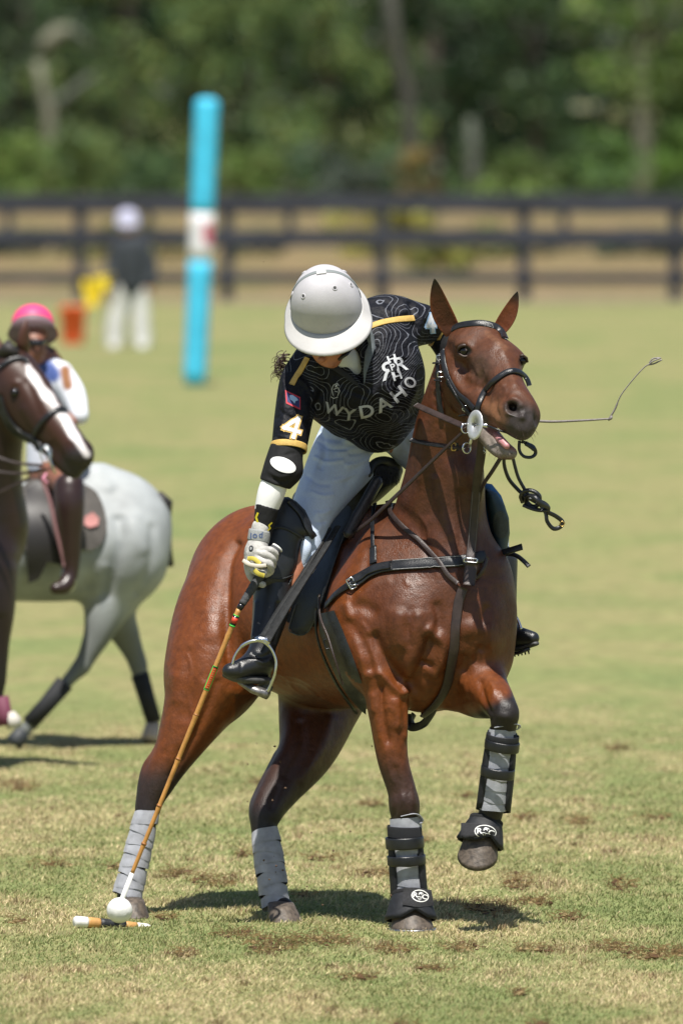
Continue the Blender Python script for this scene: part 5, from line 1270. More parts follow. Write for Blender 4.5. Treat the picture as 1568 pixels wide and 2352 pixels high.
for i in range(60): x = -60+120*i/59; V.append((x, 118.6+1.0*noise.noise(Vector((x*.5, 9, 0))), .012))
V += [(60, 420, .012), (-60, 420, .012)]
put('paddock', mesh_np('paddock', V, [list(range(62))]), padd_m, kind='structure')
# grass blades of the mown field
def nz2(x, y, s, o=0.0):
    return np.array([noise.noise(Vector((a*s, b*s*.5, o))) for a, b in zip(x.tolist(), y.tolist())])
blade_m, nt, b, L = node_mat('grass_blade')
at = nt.nodes.new('ShaderNodeAttribute'); at.attribute_name = 'tint'; L(at.outputs['Color'], b.inputs['Base Color']); b.inputs['Roughness'].default_value = .6; b.inputs['Specular IOR Level'].default_value = .25
tr = nt.nodes.new('ShaderNodeBsdfTranslucent'); L(at.outputs['Color'], tr.inputs[0]); ms = nt.nodes.new('ShaderNodeMixShader'); ms.inputs[0].default_value = .3
L(b.outputs[0], ms.inputs[1]); L(tr.outputs[0], ms.inputs[2]); L(ms.outputs[0], nt.nodes['Material Output'].inputs[0])
DIV = [(490, 2028, 60, 18), (400, 2010, 50, 12), (620, 2176, 70, 22), (740, 2165, 90, 18), (545, 2150, 60, 12), (420, 2195, 40, 10), (900, 2185, 60, 12), (1060, 2180, 50, 14), (1230, 2185, 60, 10), (1500, 2195, 90, 18), (1400, 2180, 60, 14), (1185, 2030, 40, 26), (1120, 2090, 70, 18), (1430, 2035, 40, 18), (1230, 2075, 50, 12), (870, 2010, 60, 10), (745, 1975, 50, 8), (1330, 1890, 40, 14), (1420, 1722, 40, 10), (50, 1810, 50, 12), (40, 2120, 30, 10), (1240, 2360, 30, 8), (1190, 2285, 30, 8), (930, 2360, 40, 8), (560, 1965, 24, 12), (1560, 2190, 40, 14), (1500, 1880, 50, 10), (1210, 1880, 40, 10), (960, 1935, 40, 8), (270, 1995, 40, 8), (120, 1990, 60, 8), (820, 2250, 60, 8), (380, 2110, 30, 8), (1300, 2110, 50, 10), (1000, 2230, 50, 8), (600, 1800, 40, 10), (850, 1850, 40, 8), (1080, 1830, 40, 6), (700, 2060, 40, 8)]
def field_points(n):
    t = rng.random(n); y = -5.4+23*t**1.5; x = rng.uniform(-2.5, 2.5, n)*(1+(y+5)/60); return x, y
def brownness(x, y):
    px, py = pix(np.stack((x, y, np.zeros_like(x)), 1)); d = np.zeros(len(x))
    for (cx, cy, rx, ry) in DIV: d = np.maximum(d, 1-np.clip(np.hypot((px-cx)/rx, (py-cy)/ry)*.75, 0, 1))
    return d
N = 430000
x, y = field_points(N); br = brownness(x, y)
a1 = nz2(x, y, 1.1); a2 = nz2(x, y, 4.5, 7.); a3 = nz2(x, y, 14, 3.)
w = np.clip(.5+a1*1.0+a2*.8+rng.normal(0, .22, N), 0, 1)           # green <-> straw
gre = np.array((.22, .27, .10)); grn2 = np.array((.34, .33, .135)); stw = np.array((.68, .54, .33)); brn = np.array((.15, .075, .042))
C = gre[None]*(1-w[:, None])+grn2*w[:, None]; sw = np.clip((w-.30)*1.9, 0, 1)[:, None]*rng.random((N, 1))**.6; C = C*(1-sw)+stw*sw
bm_ = np.clip(br*2.2+a3*1.5-.45+np.clip(a2+a1*.5-.12, 0, 1)*1.6, 0, 1)*(rng.random(N) < .62); k = bm_[:, None]*(.4+.6*rng.random((N, 1))); C = C*(1-k)+brn*k
C *= rng.uniform(.6, 1.3, (N, 1))
h = rng.uniform(.006, .016, N)*np.clip(1-(y-6)/11, .12, 1)*(1+.5*a2)*(1+.6*bm_)*np.where(rng.random(N) < .04, 1.6, 1); wd = rng.uniform(.0011, .0023, N)*(1+(y+5)*.05)
th = rng.uniform(-.9, .9, N); lean = rng.normal(0, .011, (N, 2))+np.stack((np.full(N, .004), np.zeros(N)), 1)
base = np.stack((x, y, np.full(N, -.001)), 1); side = np.stack((np.cos(th)*wd, np.sin(th)*wd, np.zeros(N)), 1)
tip = base+np.stack((lean[:, 0], lean[:, 1], h), 1); mid = base+np.stack((lean[:, 0]*.35, lean[:, 1]*.35, h*.6), 1)
co = np.stack((base-side, base+side, mid+side*.7, tip, mid-side*.7), 1).reshape(-1, 3)
idx = (np.arange(N)*5)[:, None]
fc = np.concatenate((idx+np.array([0, 1, 2, 4]), ), 0); 
me = bpy.data.meshes.new('grass'); me.vertices.add(N*5); me.vertices.foreach_set('co', co.astype(np.float32).ravel())
lp = np.concatenate((idx+np.array([0, 1, 2, 4]), idx+np.array([4, 2, 3])), 1).ravel().astype(np.int32)
me.loops.add(len(lp)); me.loops.foreach_set('vertex_index', lp)
st = (np.arange(N)*7)[:, None]+np.array([0, 4]); me.polygons.add(N*2); me.polygons.foreach_set('loop_start', st.ravel().astype(np.int32)); me.update(calc_edges=True)
set_col(me, np.repeat(C, 5, 0)); put('grass', me, blade_m, kind='stuff', smooth=False)
# crumbs of torn turf
V = []; Fs = []; Cc = []
for (cx, cy, rx, ry) in DIV:
    for i in range(int(13*rx*ry/600)+6):
        a = rng.uniform(0, 6.28); r = rng.random()**.7; p = G(cx+rx*r*math.cos(a)*.8, cy+ry*r*math.sin(a)*.8); s_ = rng.uniform(.003, .010)*(1.5 if rng.random() < .06 else 1)
        ph = rng.uniform(-.35, .35, (6, 3)); o = np.array([(1, 0, 0), (0, 1, 0), (-1, 0, 0), (0, -1, 0), (0, 0, .8), (0, 0, -.8)], float)+ph; b0 = len(V)
        V += list(p+o*s_*np.array((1.4, 1.2, .8))+np.array((0, 0, s_*.5+.004))); Fs += [[b0+q for q in t] for t in ((0, 1, 4), (1, 2, 4), (2, 3, 4), (3, 0, 4), (1, 0, 5), (2, 1, 5), (3, 2, 5), (0, 3, 5))]
        c = np.array((.10, .055, .028))*rng.uniform(.6, 1.6) if rng.random() < .7 else np.array((.36, .27, .13)); Cc += [c]*6
    for i in range(int(rx*ry/9)+8):   # dead stalks lying across
        a = rng.uniform(0, 6.28); r = rng.random()**.6; p = G(cx+rx*r*math.cos(a), cy+ry*r*math.sin(a)); p[2] = rng.uniform(.006, .022); q = np.array((rng.uniform(-.03, .03), rng.uniform(-.03, .03), rng.uniform(-.006, .02))); u = np.array((0, 0, .0012)); b0 = len(V)
        V += [p-u, p+u, p+q+u*.5, p+q-u*.5]; Fs.append([b0, b0+1, b0+2, b0+3]); Cc += [np.array((.33, .22, .10))*rng.uniform(.5, 1.3)]*4
me = mesh_np('turf_divots', V, Fs); set_col(me, np.array(Cc)); put('turf_divots', me, blade_m, kind='stuff', smooth=False)

fv = []; ff = []
for i in range(34):
    px_, py_ = (rng.uniform(560, 1050), rng.uniform(1700, 2080)) if i < 32 else (rng.uniform(520, 640), rng.uniform(520, 640))
    p = P(px_, py_, rng.uniform(-.5, .6)); s_ = rng.uniform(.0015, .005); b0 = len(fv); fv += [p+s_*np.array(q)*rng.uniform(.6, 1.4) for q in ((1, 0, 0), (-1, 0, 0), (0, 1, 0), (0, -1, 0), (0, 0, 1), (0, 0, -1))]
    ff += [[b0+q for q in t] for t in ((0, 2, 4), (2, 1, 4), (1, 3, 4), (3, 0, 4), (2, 0, 5), (1, 2, 5), (3, 1, 5), (0, 3, 5))]
put('flying_dirt', mesh_np('flying_dirt', fv, ff), mat('dirt_crumb', (.10, .06, .035), .95), kind='stuff', smooth=False)
# ---------------------------------------------------------------- fences
blackwood = mat('black_stained_wood', (.028, .031, .042), .7, .4, noise_scale=6, noise_amt=.3, stretch=(.3, 1, 1))
def boxm(name, c, s, m, parent, bev=.004, rot=None):
    bm = bmesh.new(); bmesh.ops.create_cube(bm, size=1, matrix=Matrix.Diagonal((*s, 1)))
    if bev: bmesh.ops.bevel(bm, geom=bm.edges[:], offset=bev, segments=1, affect='EDGES')
    if rot: bmesh.ops.rotate(bm, verts=bm.verts, matrix=Matrix.Rotation(rot[0], 3, rot[1]))
    bmesh.ops.translate(bm, verts=bm.verts, vec=Vector(c)); return put(name, bm_mesh(name, bm), m, parent, smooth=False)
def post_fence(Y, xs, H, rails, label, pw, slope=0):
    fe = empty('paddock_fence', (0, Y, 0), label, 'fence')
    for x in xs: boxm('post', (x, Y+slope*x, H/2-.01), (pw, .12, H), blackwood, fe, .01)
    for (z0, z1) in rails:
        for a, b in zip(xs[:-1], xs[1:]):
            a1, b1 = a+.004, b-.004
            boxm('rail', ((a1+b1)/2, Y-.083+slope*(a1+b1)/2, (z0+z1)/2+rng.uniform(-.006, .006)), (b1-a1, .04, z1-z0), blackwood, fe, .004, None)
    return fe
d1 = 155/F; post_fence(115, [(x-784)*d1 for x in (-490, -153, 185, 522, 877, 1203, 1550, 1888, 2226)], 1.47, [(1.22, 1.46), (.75, .98), (.24, .385)], 'black three-rail fence running across behind the goal post', .17)
d2 = 205/F; post_fence(165, [(x-784)*d2 for x in (-620, -300, 20, 340, 665, 985, 1295, 1610, 1930)], .92, [(.62, .90), (.05, .30)], 'lower black two-rail fence farther back, seen between the near rails', .16)

# ---------------------------------------------------------------- trees and bushes
leaf_m, nt, b, L = node_mat('leaf')
at = nt.nodes.new('ShaderNodeAttribute'); at.attribute_name = 'tint'; L(at.outputs['Color'], b.inputs['Base Color']); b.inputs['Roughness'].default_value = .5; b.inputs['Specular IOR Level'].default_value = .3
tr = nt.nodes.new('ShaderNodeBsdfTranslucent'); L(at.outputs['Color'], tr.inputs[0]); ms = nt.nodes.new('ShaderNodeMixShader'); ms.inputs[0].default_value = .25
L(b.outputs[0], ms.inputs[1]); L(tr.outputs[0], ms.inputs[2]); L(ms.outputs[0], nt.nodes['Material Output'].inputs[0])
bark = mat('bark', (.085, .07, .055), .9, noise_scale=8, noise_amt=.4, bump=1, bump_scale=14)
pale_bark = mat('pale_bark', (.17, .17, .12), .9, noise_scale=5, noise_amt=.35, bump=1, bump_scale=14)
def leaves(clumps, n, size, cols, name, parent):
    """clumps: (x,y,z,r) relative to the parent base; leaf faces on the outer shell of each clump"""
    cl = np.array(clumps); vol = cl[:, 3]**2; k = rng.choice(len(cl), n, p=vol/vol.sum())
    d = rng.normal(0, 1, (n, 3)); d /= np.linalg.norm(d, axis=1)[:, None]; r = cl[k, 3]*(.62+.45*rng.random(n))
    c = cl[k, :3]+d*r[:, None]*np.array((1.15, 1, .8))
    nrm = d+rng.normal(0, .55, (n, 3)); nrm /= np.linalg.norm(nrm, axis=1)[:, None]
    u = np.cross(nrm, rng.normal(0, 1, (n, 3))); u /= np.linalg.norm(u, axis=1)[:, None]; v = np.cross(nrm, u)
    s = size*rng.uniform(.6, 1.4, (n, 1)); co = np.stack((c-u*s, c-v*s*.5, c+u*s, c+v*s*.5), 1).reshape(-1, 3)
    col = cols[rng.integers(0, len(cols), n)]*(.75+.5*rng.random((n, 1))); kk = np.array([noise.noise(Vector(q[:3])*1.7) for q in cl.tolist()])[k]
    col = col*np.clip(1+1.1*kk, .3, 1.9)[:, None]
    me = mesh_np(name, co, np.arange(n*4).reshape(-1, 4)); set_col(me, np.repeat(col, 4, 0)); o = put(name, me, leaf_m, parent, smooth=False); return o
GREENS = {'dark': [(.038, .080, .034), (.050, .092, .036), (.042, .074, .040)], 'mid': [(.10, .18, .062), (.13, .20, .066), (.085, .155, .062)],
          'olive': [(.15, .20, .055), (.13, .185, .05), (.17, .20, .06)], 'bright': [(.14, .25, .05), (.16, .26, .055), (.10, .20, .04)], 'yellow': [(.40, .36, .08), (.34, .33, .09), (.30, .30, .08)],
          'grey': [(.09, .12, .085), (.07, .10, .07), (.10, .12, .08)], 'gold': [(.20, .15, .05), (.17, .14, .05)]}
def pal(*k): return np.array(sum([GREENS[q] for q in k], []))
def tree(name, x, Y, H, Wd, cols, label, cat='tree', n=7000, size=.085, trunk=True, r=.16, lean=0, low=.35, barkm=None, group=None, cr=(.35, .75), nc=60):
    t = empty(name, (x, Y, 0), label, cat, group)
    cl = []
    for i in range(nc):
        z = low+(H-low)*rng.random()**.9; q = (z-low)/(H-low); w = Wd/2*math.sqrt(max(.08, 1-(2*q-.75)**2*.62)); a = rng.uniform(0, 6.28); rr = rng.random()**.4*w
        cl.append((x+rr*math.cos(a), Y+rr*math.sin(a)*.6, z, rng.uniform(*cr)))
    if trunk:
        bm_me = tube_mesh('trunk', [(x+lean*q, Y, -.05+q*H*.8) for q in np.linspace(0, 1, 8)], [r*(1.35 if i == 0 else 1)*(1-.75*i/8) for i in range(8)], 10); tk = put('trunk', bm_me, barkm or bark, t)
        for i in range(7):
            q = rng.uniform(.2, .7); c = cl[int(rng.integers(len(cl)))]; s0 = np.array((x+lean*q, Y, q*H*.8)); e = np.array(c[:3])
            put('limb', tube_mesh('limb', [s0, (s0+e)/2+np.array((0, 0, .2)), e], [r*.4, r*.25, r*.1], 7), barkm or bark, t)
    leaves(cl, n, size, cols, 'crown', t); return t
TG = 'trees beyond the fence'
tl = 270/F
def tx(px, d=270): return (px-784)*d/F
specs = [(-260, 230, 8.5, 5, pal('dark', 'mid'), 'dark green tree at the far left edge beyond the fence'),
    (60, 232, 8.0, 4.2, pal('mid', 'grey'), 'grey-green tree behind the pale dead branches at left'),
    (300, 229, 8.5, 4.4, pal('mid', 'olive'), 'olive-green tree just left of the blue goal post top'),
    (560, 233, 8.2, 3.6, pal('dark', 'mid'), 'dark tree behind the top of the blue goal post'),
    (760, 228, 8.8, 4.0, pal('olive', 'mid'), 'broad olive tree above the white polo helmet'),
    (1000, 234, 8.4, 4.4, pal('dark'), 'darkest tree, standing above the big bay horse head'),
    (1230, 230, 9, 4.2, pal('mid', 'dark'), 'mid-green tree left of the pale trunk at right'),
    (1620, 229, 8.2, 4.2, pal('bright', 'mid'), 'brighter green tree at the right edge beyond the fence'),
    (1900, 232, 8.4, 5, pal('mid', 'dark'), 'green tree outside the right edge beyond the fence')]
for px_, Y, H, w_, cols, lab in specs: tree('leafy_tree', tx(px_, Y+40), Y, H, w_, cols, lab, group=TG, n=9000, low=.9, nc=80)
for px_, Y, lab in ((150, 243, 'dark shadowy tree in the second row, left part'), (470, 244, 'dark shadowy tree in the second row behind the goal post'), (880, 245, 'dark shadowy tree in the second row above the helmet'), (1130, 243, 'dark shadowy tree in the second row above the horse ears'), (1450, 244, 'dark shadowy tree in the second row at right'), (-200, 244, 'dark shadowy tree in the second row, outermost left'), (1800, 244, 'dark shadowy tree in the second row, outermost right')):
    tree('backing_tree', tx(px_, Y+40), Y, 9, 6.5, pal('dark'), lab, group='second row of dark trees', n=7000, size=.13, low=.3, nc=90, cr=(.5, 1.0))
cl = [(rng.uniform(-17, 17), 254+rng.uniform(-1, 3), rng.uniform(0, 8), rng.uniform(.5, 1.2)) for i in range(420)]
wd_ = leaves(cl, 26000, .2, pal('dark'), 'woodland', None); wd_['kind'] = 'stuff'
cl = [(rng.uniform(-14, 14), 240+rng.uniform(-2, 2), rng.uniform(-.1, 1.5)*rng.random(), rng.uniform(.3, .6)) for i in range(200)]
wd_ = leaves(cl, 12000, .09, pal('dark', 'mid'), 'undergrowth', None); wd_['kind'] = 'stuff'
# pale-barked tree, dead tree
t = tree('pale_trunk_tree', tx(1478, 268), 228, 8.5, 3.2, pal('bright', 'olive'), 'tree with a pale sunlit trunk near the right edge beyond the fence', n=4500, low=2.7, r=.26, barkm=pale_bark, lean=-.1)
dt = empty('dead_tree', (tx(110, 262), 222, 0), 'bare dead tree with pale forked branches at upper left beyond the fence', 'tree')
def DP(px_, py_, y_=222): return P(px_, py_, y_)
put('trunk', tube_mesh('trunk', [(tx(118, 262), 222, -.05), DP(116, 360), DP(112, 250), DP(96, 190), DP(88, 140)], [.16, .14, .15, .11, .10], 10), pale_bark, dt)
put('branch', tube_mesh('branch', [DP(92, 125), DP(110, 95), DP(135, 75), DP(160, 62)], [.10, .19, .17, .09], 10), pale_bark, dt)
put('branch', tube_mesh('branch', [DP(112, 245), DP(150, 225), DP(180, 200), DP(215, 172)], [.10, .12, .11, .06], 10), mat('grey_bark', (.075, .085, .065), .9, noise_scale=6, noise_amt=.3), dt)
put('branch', tube_mesh('branch', [DP(160, 62), DP(200, 95), DP(215, 120)], [.08, .06, .04], 8), MATS['grey_bark'], dt)
gt = empty('bare_trunk', (tx(1085, 258), 218, 0), 'short grey bare trunk standing in the undergrowth right of centre', 'tree')
put('trunk', tube_mesh('trunk', [(tx(1088, 258), 218, -.05), DP(1086, 400, 218), DP(1084, 330, 218), DP(1080, 270, 218)], [.17, .16, .15, .09], 10), MATS['grey_bark'], gt)
dk = empty('bare_trunk', (tx(895, 262), 222, 0), 'tall dark bare trunk reaching the top edge above the helmet', 'tree')
put('trunk', tube_mesh('trunk', [(tx(950, 262), 222, -.05), DP(945, 350), DP(935, 220), DP(905, 90), DP(890, -60)], [.22, .2, .18, .17, .14], 10), mat('dark_bark', (.045, .045, .035), .9), dk)
BG = 'bushes under the trees'
for i, (px_, Y, H, w_, cols, lab) in enumerate([(20, 214, 1.7, 2.6, pal('bright', 'olive'), 'sunlit green bush at lower left behind the fence'), (190, 216, 1.9, 2.2, pal('olive', 'mid'), 'olive bush behind the umpire in the dark shirt'), (-160, 216, 1.8, 2.6, pal('mid'), 'green bush outside the left edge'),
        (330, 218, 1.4, 1.8, pal('mid', 'dark'), 'dark low bush left of the goal post'), (590, 214, 1.3, 1.7, pal('olive', 'bright'), 'yellow-green bush just right of the goal post'), (730, 217, 1.6, 1.6, pal('dark', 'grey'), 'dim grey-green bush between goal post and helmet'), (800, 212, 1.1, 1.0, pal('grey'), 'pale greyish bush above the helmet'),
        (900, 214, 1.3, 1.5, pal('mid', 'grey'), 'green bush above the rider shoulder'), (1190, 214, 1.25, 1.9, pal('olive', 'bright'), 'olive bush right of the short grey trunk'), (1370, 216, 1.8, 1.9, pal('bright', 'mid'), 'bright bush left of the pale trunk'), (1570, 214, 1.9, 1.7, pal('bright'), 'bright green bush right of the pale trunk'), (1750, 216, 1.9, 2.4, pal('mid', 'bright'), 'green bush outside the right edge')]):
    tree('bush', tx(px_, Y+40), Y, H, w_, cols, lab, 'bush', n=2200, size=.07, trunk=False, low=.1, group=BG, cr=(.2, .42), nc=26)
for px_, w_, lab, co_ in ((1290, 4.6, 'long low grey-green hedge behind the right half of the fence', pal('dark', 'grey')), (560, 1.5, 'short dark low hedge just right of the goal post behind the fence', pal('dark', 'grey')), (60, 2.2, 'short dark low hedge behind the fence at the left edge', pal('dark', 'grey'))):
    hq = empty('low_hedge', (tx(px_, 192), 152, 0), lab, 'hedge'); leaves([(tx(px_, 192)+rng.uniform(-w_/2, w_/2), 152+rng.uniform(-.2, .2), rng.uniform(.12, .42), rng.uniform(.1, .2)) for i in range(int(w_*26))], int(w_*900), .045, co_, 'foliage', hq)
for px_, Y, H, w_, cols, lab in ((855, 152, .98, 1.75, pal('yellow'), 'yellow flowering shrub seen through the fence above the helmet'), (935, 150, 1.0, .75, pal('yellow'), 'smaller yellow shrub right of the fence post behind the rider'), (955, 190, 1.75, .9, pal('gold'), 'golden-brown shrub poking above the fence rail'), (1010, 140, .45, .9, pal('yellow', 'olive'), 'low yellowish shrub behind the horse ears'), (1120, 150, .5, 1.5, pal('olive', 'gold'), 'low olive shrub right of the horse ears'), (300, 150, .5, 2.2, pal('olive', 'gold'), 'low olive shrub behind the umpire')):
    tree('yellow_shrub', tx(px_, Y+40), Y, H, w_, cols, lab, 'shrub', n=1500, size=.05, trunk=False, low=.05, group='low shrubs in the paddock', cr=(.12, .26), nc=22)
# ---------------------------------------------------------------- goal post, umpire, bucket
gp_ = empty('goal_post', G(448, 888), 'tall bright blue padded goal post with a white band and red emblem', 'goal post')
Yg = float(G(448, 886)[1]); cy_m = mat('cyan_vinyl', (.06, .50, .74), .45, .4, noise_scale=5, noise_amt=.12, bump=.3, bump_scale=9)
A = P(447, 884, Yg); B = P(476, 224, Yg); ax = (B-A); Lg = np.linalg.norm(ax)
def gpt(t): return A+ax*t
t0, t1 = (884-598)/660, (884-489)/660; R_ = 28*M1*(Yg+CD)/CD
def gr_(t): return R_*(.93+.10*t)
put('padding', tube_mesh('padding', [gpt(t) for t in np.linspace(0, t0, 12)], [gr_(t)*(.9 if t == 0 else 1) for t in np.linspace(0, t0, 12)], 26), cy_m, gp_)
put('white_band', tube_mesh('white_band', [gpt(t) for t in np.linspace(t0, t1, 5)], [gr_(t)*1.01 for t in np.linspace(t0, t1, 5)], 26), mat('white_vinyl', (.68, .68, .70), .5), gp_)
ts = list(np.linspace(t1, .975, 12))+[.985, .993, 1.0]; put('padding', tube_mesh('padding', [gpt(t) for t in ts], [gr_(t) for t in ts[:12]]+[R_*.98, R_*.8, R_*.4], 26), cy_m, gp_)
gpm = bvh_of(bpy.data.objects['white_band'].data)
decal('red_emblem', [ell_pts(481, 537, 15, 26, 5, 20)]+line_polys([(468, 520), (486, 512)], 8), mat('emblem_red', (.55, .12, .18), .5), gp_, gpm, .004, 8)
um = empty('person', G(292, 800), 'goal umpire in white cap, dark pullover and white trousers with a yellow flag', 'person')
Yu = float(G(292, 798)[1])
def bf(x0, y0, x1, y1, Y, h=.012, dd=.6): a = P(x0, y1, Y-dd); b = P(x1, y0, Y+dd); return Field(np.minimum(a, b)-.08, np.maximum(a, b)+.08, h, .05)
f = bf(220, 470, 370, 810, Yu, .014)
f.dy = Yu
f.chain([(294, 506, 0, 20), (296, 532, 0, 17), (298, 555, 0, 14), (300, 590, 0, 30), (302, 650, 0, 30)], .04)
f.chain([(268, 575, 0, 14), (256, 620, -.05, 12), (252, 655, -.12, 10), (248, 662, -.14, 8)], .03); f.chain([(334, 575, 0, 14), (346, 620, 0, 12), (344, 656, -.05, 10), (338, 664, -.05, 8)], .03)
f.chain([(284, 665, 0, 22), (272, 720, 0, 17), (264, 790, 0, 13)], .03); f.chain([(316, 665, 0, 22), (322, 720, 0, 17), (323, 790, 0, 13)], .03)
cloth('body', f, skin, um)
f = bf(220, 540, 370, 680, Yu, .014); f.dy = Yu
f.chain([(300, 572, 0, 38), (301, 610, 0, 38), (302, 652, 0, 35)], .05); f.chain([(275, 572, 0, 20), (258, 615, -.04, 17), (254, 650, -.12, 15)], .04); f.chain([(328, 572, 0, 20), (346, 615, 0, 17), (345, 650, -.04, 15)], .04)
cloth('pullover', f, mat('charcoal_cloth', (.028, .034, .042), .85, noise_scale=10, noise_amt=.2), um)
f = bf(220, 640, 370, 810, Yu, .014); f.dy = Yu
f.chain([(282, 664, 0, 26), (272, 710, 0, 24), (264, 750, 0, 24), (263, 786, 0, 22)], .03); f.chain([(318, 664, 0, 24), (322, 710, 0, 22), (324, 750, 0, 22), (326, 786, 0, 22)], .03)
cloth('trousers', f, mat('white_trousers', (.60, .60, .58), .8, noise_scale=10, noise_amt=.1), um)
f = bf(260, 470, 330, 550, Yu, .012); f.dy = Yu; f.blob(293, 503, 0, (27, 30, 24), .02); f.chain([(275, 516, -.08, 9), (293, 520, -.14, 9), (312, 516, -.08, 9)], .02); cloth('cap', f, mat('pale_cap', (.42, .42, .55), .7), um)
f = bf(270, 540, 330, 590, Yu, .012); f.dy = Yu; f.chain([(285, 556, -.04, 12), (300, 564, -.08, 13), (316, 554, -.04, 11)], .02); cloth('scarf', f, mat('grey_scarf', (.14, .15, .17), .85), um)
for q in ((262, 797), (328, 797)): boxm('shoe', P(q[0], q[1]+3, Yu-.05)+np.array((0, 0, .02)), (.12, .28, .09), mat('white_trousers'), um, .02)
fg = empty('flag', P(250, 640, Yu-.2), 'yellow signal flag hanging from the umpire hand', 'flag')
V = []; Fc = []; n_ = 12
for i in range(n_+1):
    for j in range(n_+1):
        u, v_ = i/n_, j/n_; px_ = 262-74*u+18*v_*u-4*v_; py_ = 630+14*u+v_*(66*min(1, u*1.4+.15)); V.append(P(px_, py_, Yu-.2+.05*math.sin(u*9+v_*2)))
Fc = [[i*(n_+1)+j, i*(n_+1)+j+1, (i+1)*(n_+1)+j+1, (i+1)*(n_+1)+j] for i in range(n_) for j in range(n_)]
fo = put('cloth', mesh_np('cloth', V, Fc), mat('yellow_flag_cloth', (.75, .56, .02), .7), fg); sm_ = fo.modifiers.new('s', 'SOLIDIFY'); sm_.thickness = .006
put('pole', tube_mesh('pole', [P(268, 642, Yu-.2), P(200, 642, Yu-.2)], .010, 8), bark, fg)
bk_ = empty('bucket', G(168, 793), 'bright orange tub standing on the grass left of the umpire', 'bucket')
Yb = float(G(168, 790)[1]); sb = M1*(Yb+CD)/CD
def lathe(name, prof, c, m, parent, K=28):
    V = [np.array(c)+np.array((r*math.cos(2*math.pi*k/K), r*math.sin(2*math.pi*k/K), z)) for r, z in prof for k in range(K)]
    return put(name, mesh_np(name, V, [[i*K+k, i*K+(k+1) % K, (i+1)*K+(k+1) % K, (i+1)*K+k] for i in range(len(prof)-1) for k in range(K)]), m, parent)
om = mat('orange_plastic', (.95, .15, .05), .5, .3); c = P(168, 792, Yb); c[2] = 0
lathe('tub', [(.001, .006), (24*sb, .006), (25*sb, .02), (30*sb, 84*sb), (31*sb, 84*sb), (31*sb, 87*sb), (29*sb, 87*sb), (24*sb, .03), (.001, .03)], c, om, bk_)
put('handle', tube_mesh('handle', [c+np.array((31*sb*math.cos(a), -31*sb*math.sin(a)*.9, 84*sb-.05*math.sin(a))) for a in np.linspace(0, math.pi, 14)], .006, 6), om, bk_)

# ---------------------------------------------------------------- grey horse and its rider, brown horse with a blaze
gcoat = mat('grey_coat', attr=True, rough=.55, spec=.3, noise_scale=5, noise_amt=.12, bump=.2, bump_scale=120)
YG = 10.9
gh = empty('horse', G(200, 1712), 'pale grey horse walking left behind the others, black bandages on its hind legs', 'horse')
f = bf(-560, 820, 410, 1720, YG, .013, 1.2); f.dy = YG
f.chain([(288, 1210, 0, 92), (282, 1250, 0, 96), (180, 1250, -.05, 128), (20, 1240, -.08, 140), (-130, 1230, -.1, 132)], .12)
f.chain([(225, 1130, .0, 68), (285, 1155, .0, 66), (318, 1190, .0, 64)], .1); f.blob(298, 1264, -.12, (80, 80, 100), .12)
f.chain([(290, 1300, -.08, 84), (255, 1370, -.1, 62), (228, 1450, -.14, 35), (198, 1512, -.16, 22), (188, 1530, -.165, 22), (158, 1562, -.18, 16), (108, 1620, -.2, 15), (66, 1668, -.22, 16), (50, 1688, -.22, 17)], .06)
f.chain([(285, 1310, .1, 80), (262, 1390, .12, 52), (292, 1465, .16, 31), (312, 1510, .18, 23), (318, 1530, .18, 22), (326, 1566, .18, 15), (340, 1620, .18, 15), (353, 1660, .18, 17)], .06)
f.chain([(-120, 1200, -.1, 110), (-200, 1080, -.15, 75), (-270, 960, -.2, 55), (-300, 890, -.2, 46)], .08); f.chain([(-300, 890, -.2, 48), (-350, 930, -.25, 38), (-420, 1000, -.3, 30), (-440, 1020, -.3, 28)], .05)
f.chain([(-120, 1300, -.2, 60), (-130, 1400, -.2, 32), (-110, 1500, -.2, 24), (-100, 1600, -.2, 17), (-120, 1680, -.2, 18)], .05); f.chain([(-150, 1300, .2, 60), (-200, 1400, .2, 32), (-250, 1480, .2, 24), (-270, 1580, .2, 17), (-280, 1660, .2, 18)], .05)
me = f.mesh('body', 3)
sculpt(me, [([(272, 1180), (275, 1240), (262, 1300), (240, 1380)], 14, -14), ([(300, 1180), (330, 1280)], 22, 8), ([(350, 1200), (345, 1300), (310, 1370)], 10, -7), ([(236, 1110), (262, 1130)], 14, 8), ([(200, 1160), (190, 1260), (200, 1360)], 18, -6), ([(245, 1290), (215, 1370)], 14, 6), ([(225, 1360), (200, 1395), (150, 1400)], 10, -5)], 1)
co = get_co(me); px, py = pix(co); base = np.array((.31, .33, .335)); C = np.tile(base, (len(co), 1))*(1+.22*np.array([noise.noise(Vector(c_)*7)+.5*noise.noise(Vector(c_)*22) for c_ in co.tolist()]))[:, None]; wq = sstep(py, 1370, 1470)[:, None]; C = C*(1-wq)+np.array((.15, .16, .155))*wq
wq = ((1-sstep(seg_dist(px, py, [(272, 1250), (235, 1390)])[0], 4, 16))*.5)[:, None]; C = C*(1-wq)+np.array((.2, .22, .23))*wq
wq = sstep(py, 1640, 1670)[:, None]*(px > 300)[:, None]; C = C*(1-wq)+np.array((.35, .28, .22))*wq; set_col(me, C)
gbody = put('body', me, gcoat, gh); GBV = bvh_of(me)
dkw = mat('black_bandage', (.012, .013, .016), .8, noise_scale=30, noise_amt=.3); sG = M1*(YG+CD)/CD
put('bandage', tube_mesh('bandage', [P(150, 1568, YG-.19), P(108, 1618, YG-.2), P(68, 1662, YG-.22)], [22*sG, 19*sG, 19*sG], 16), dkw, gh)
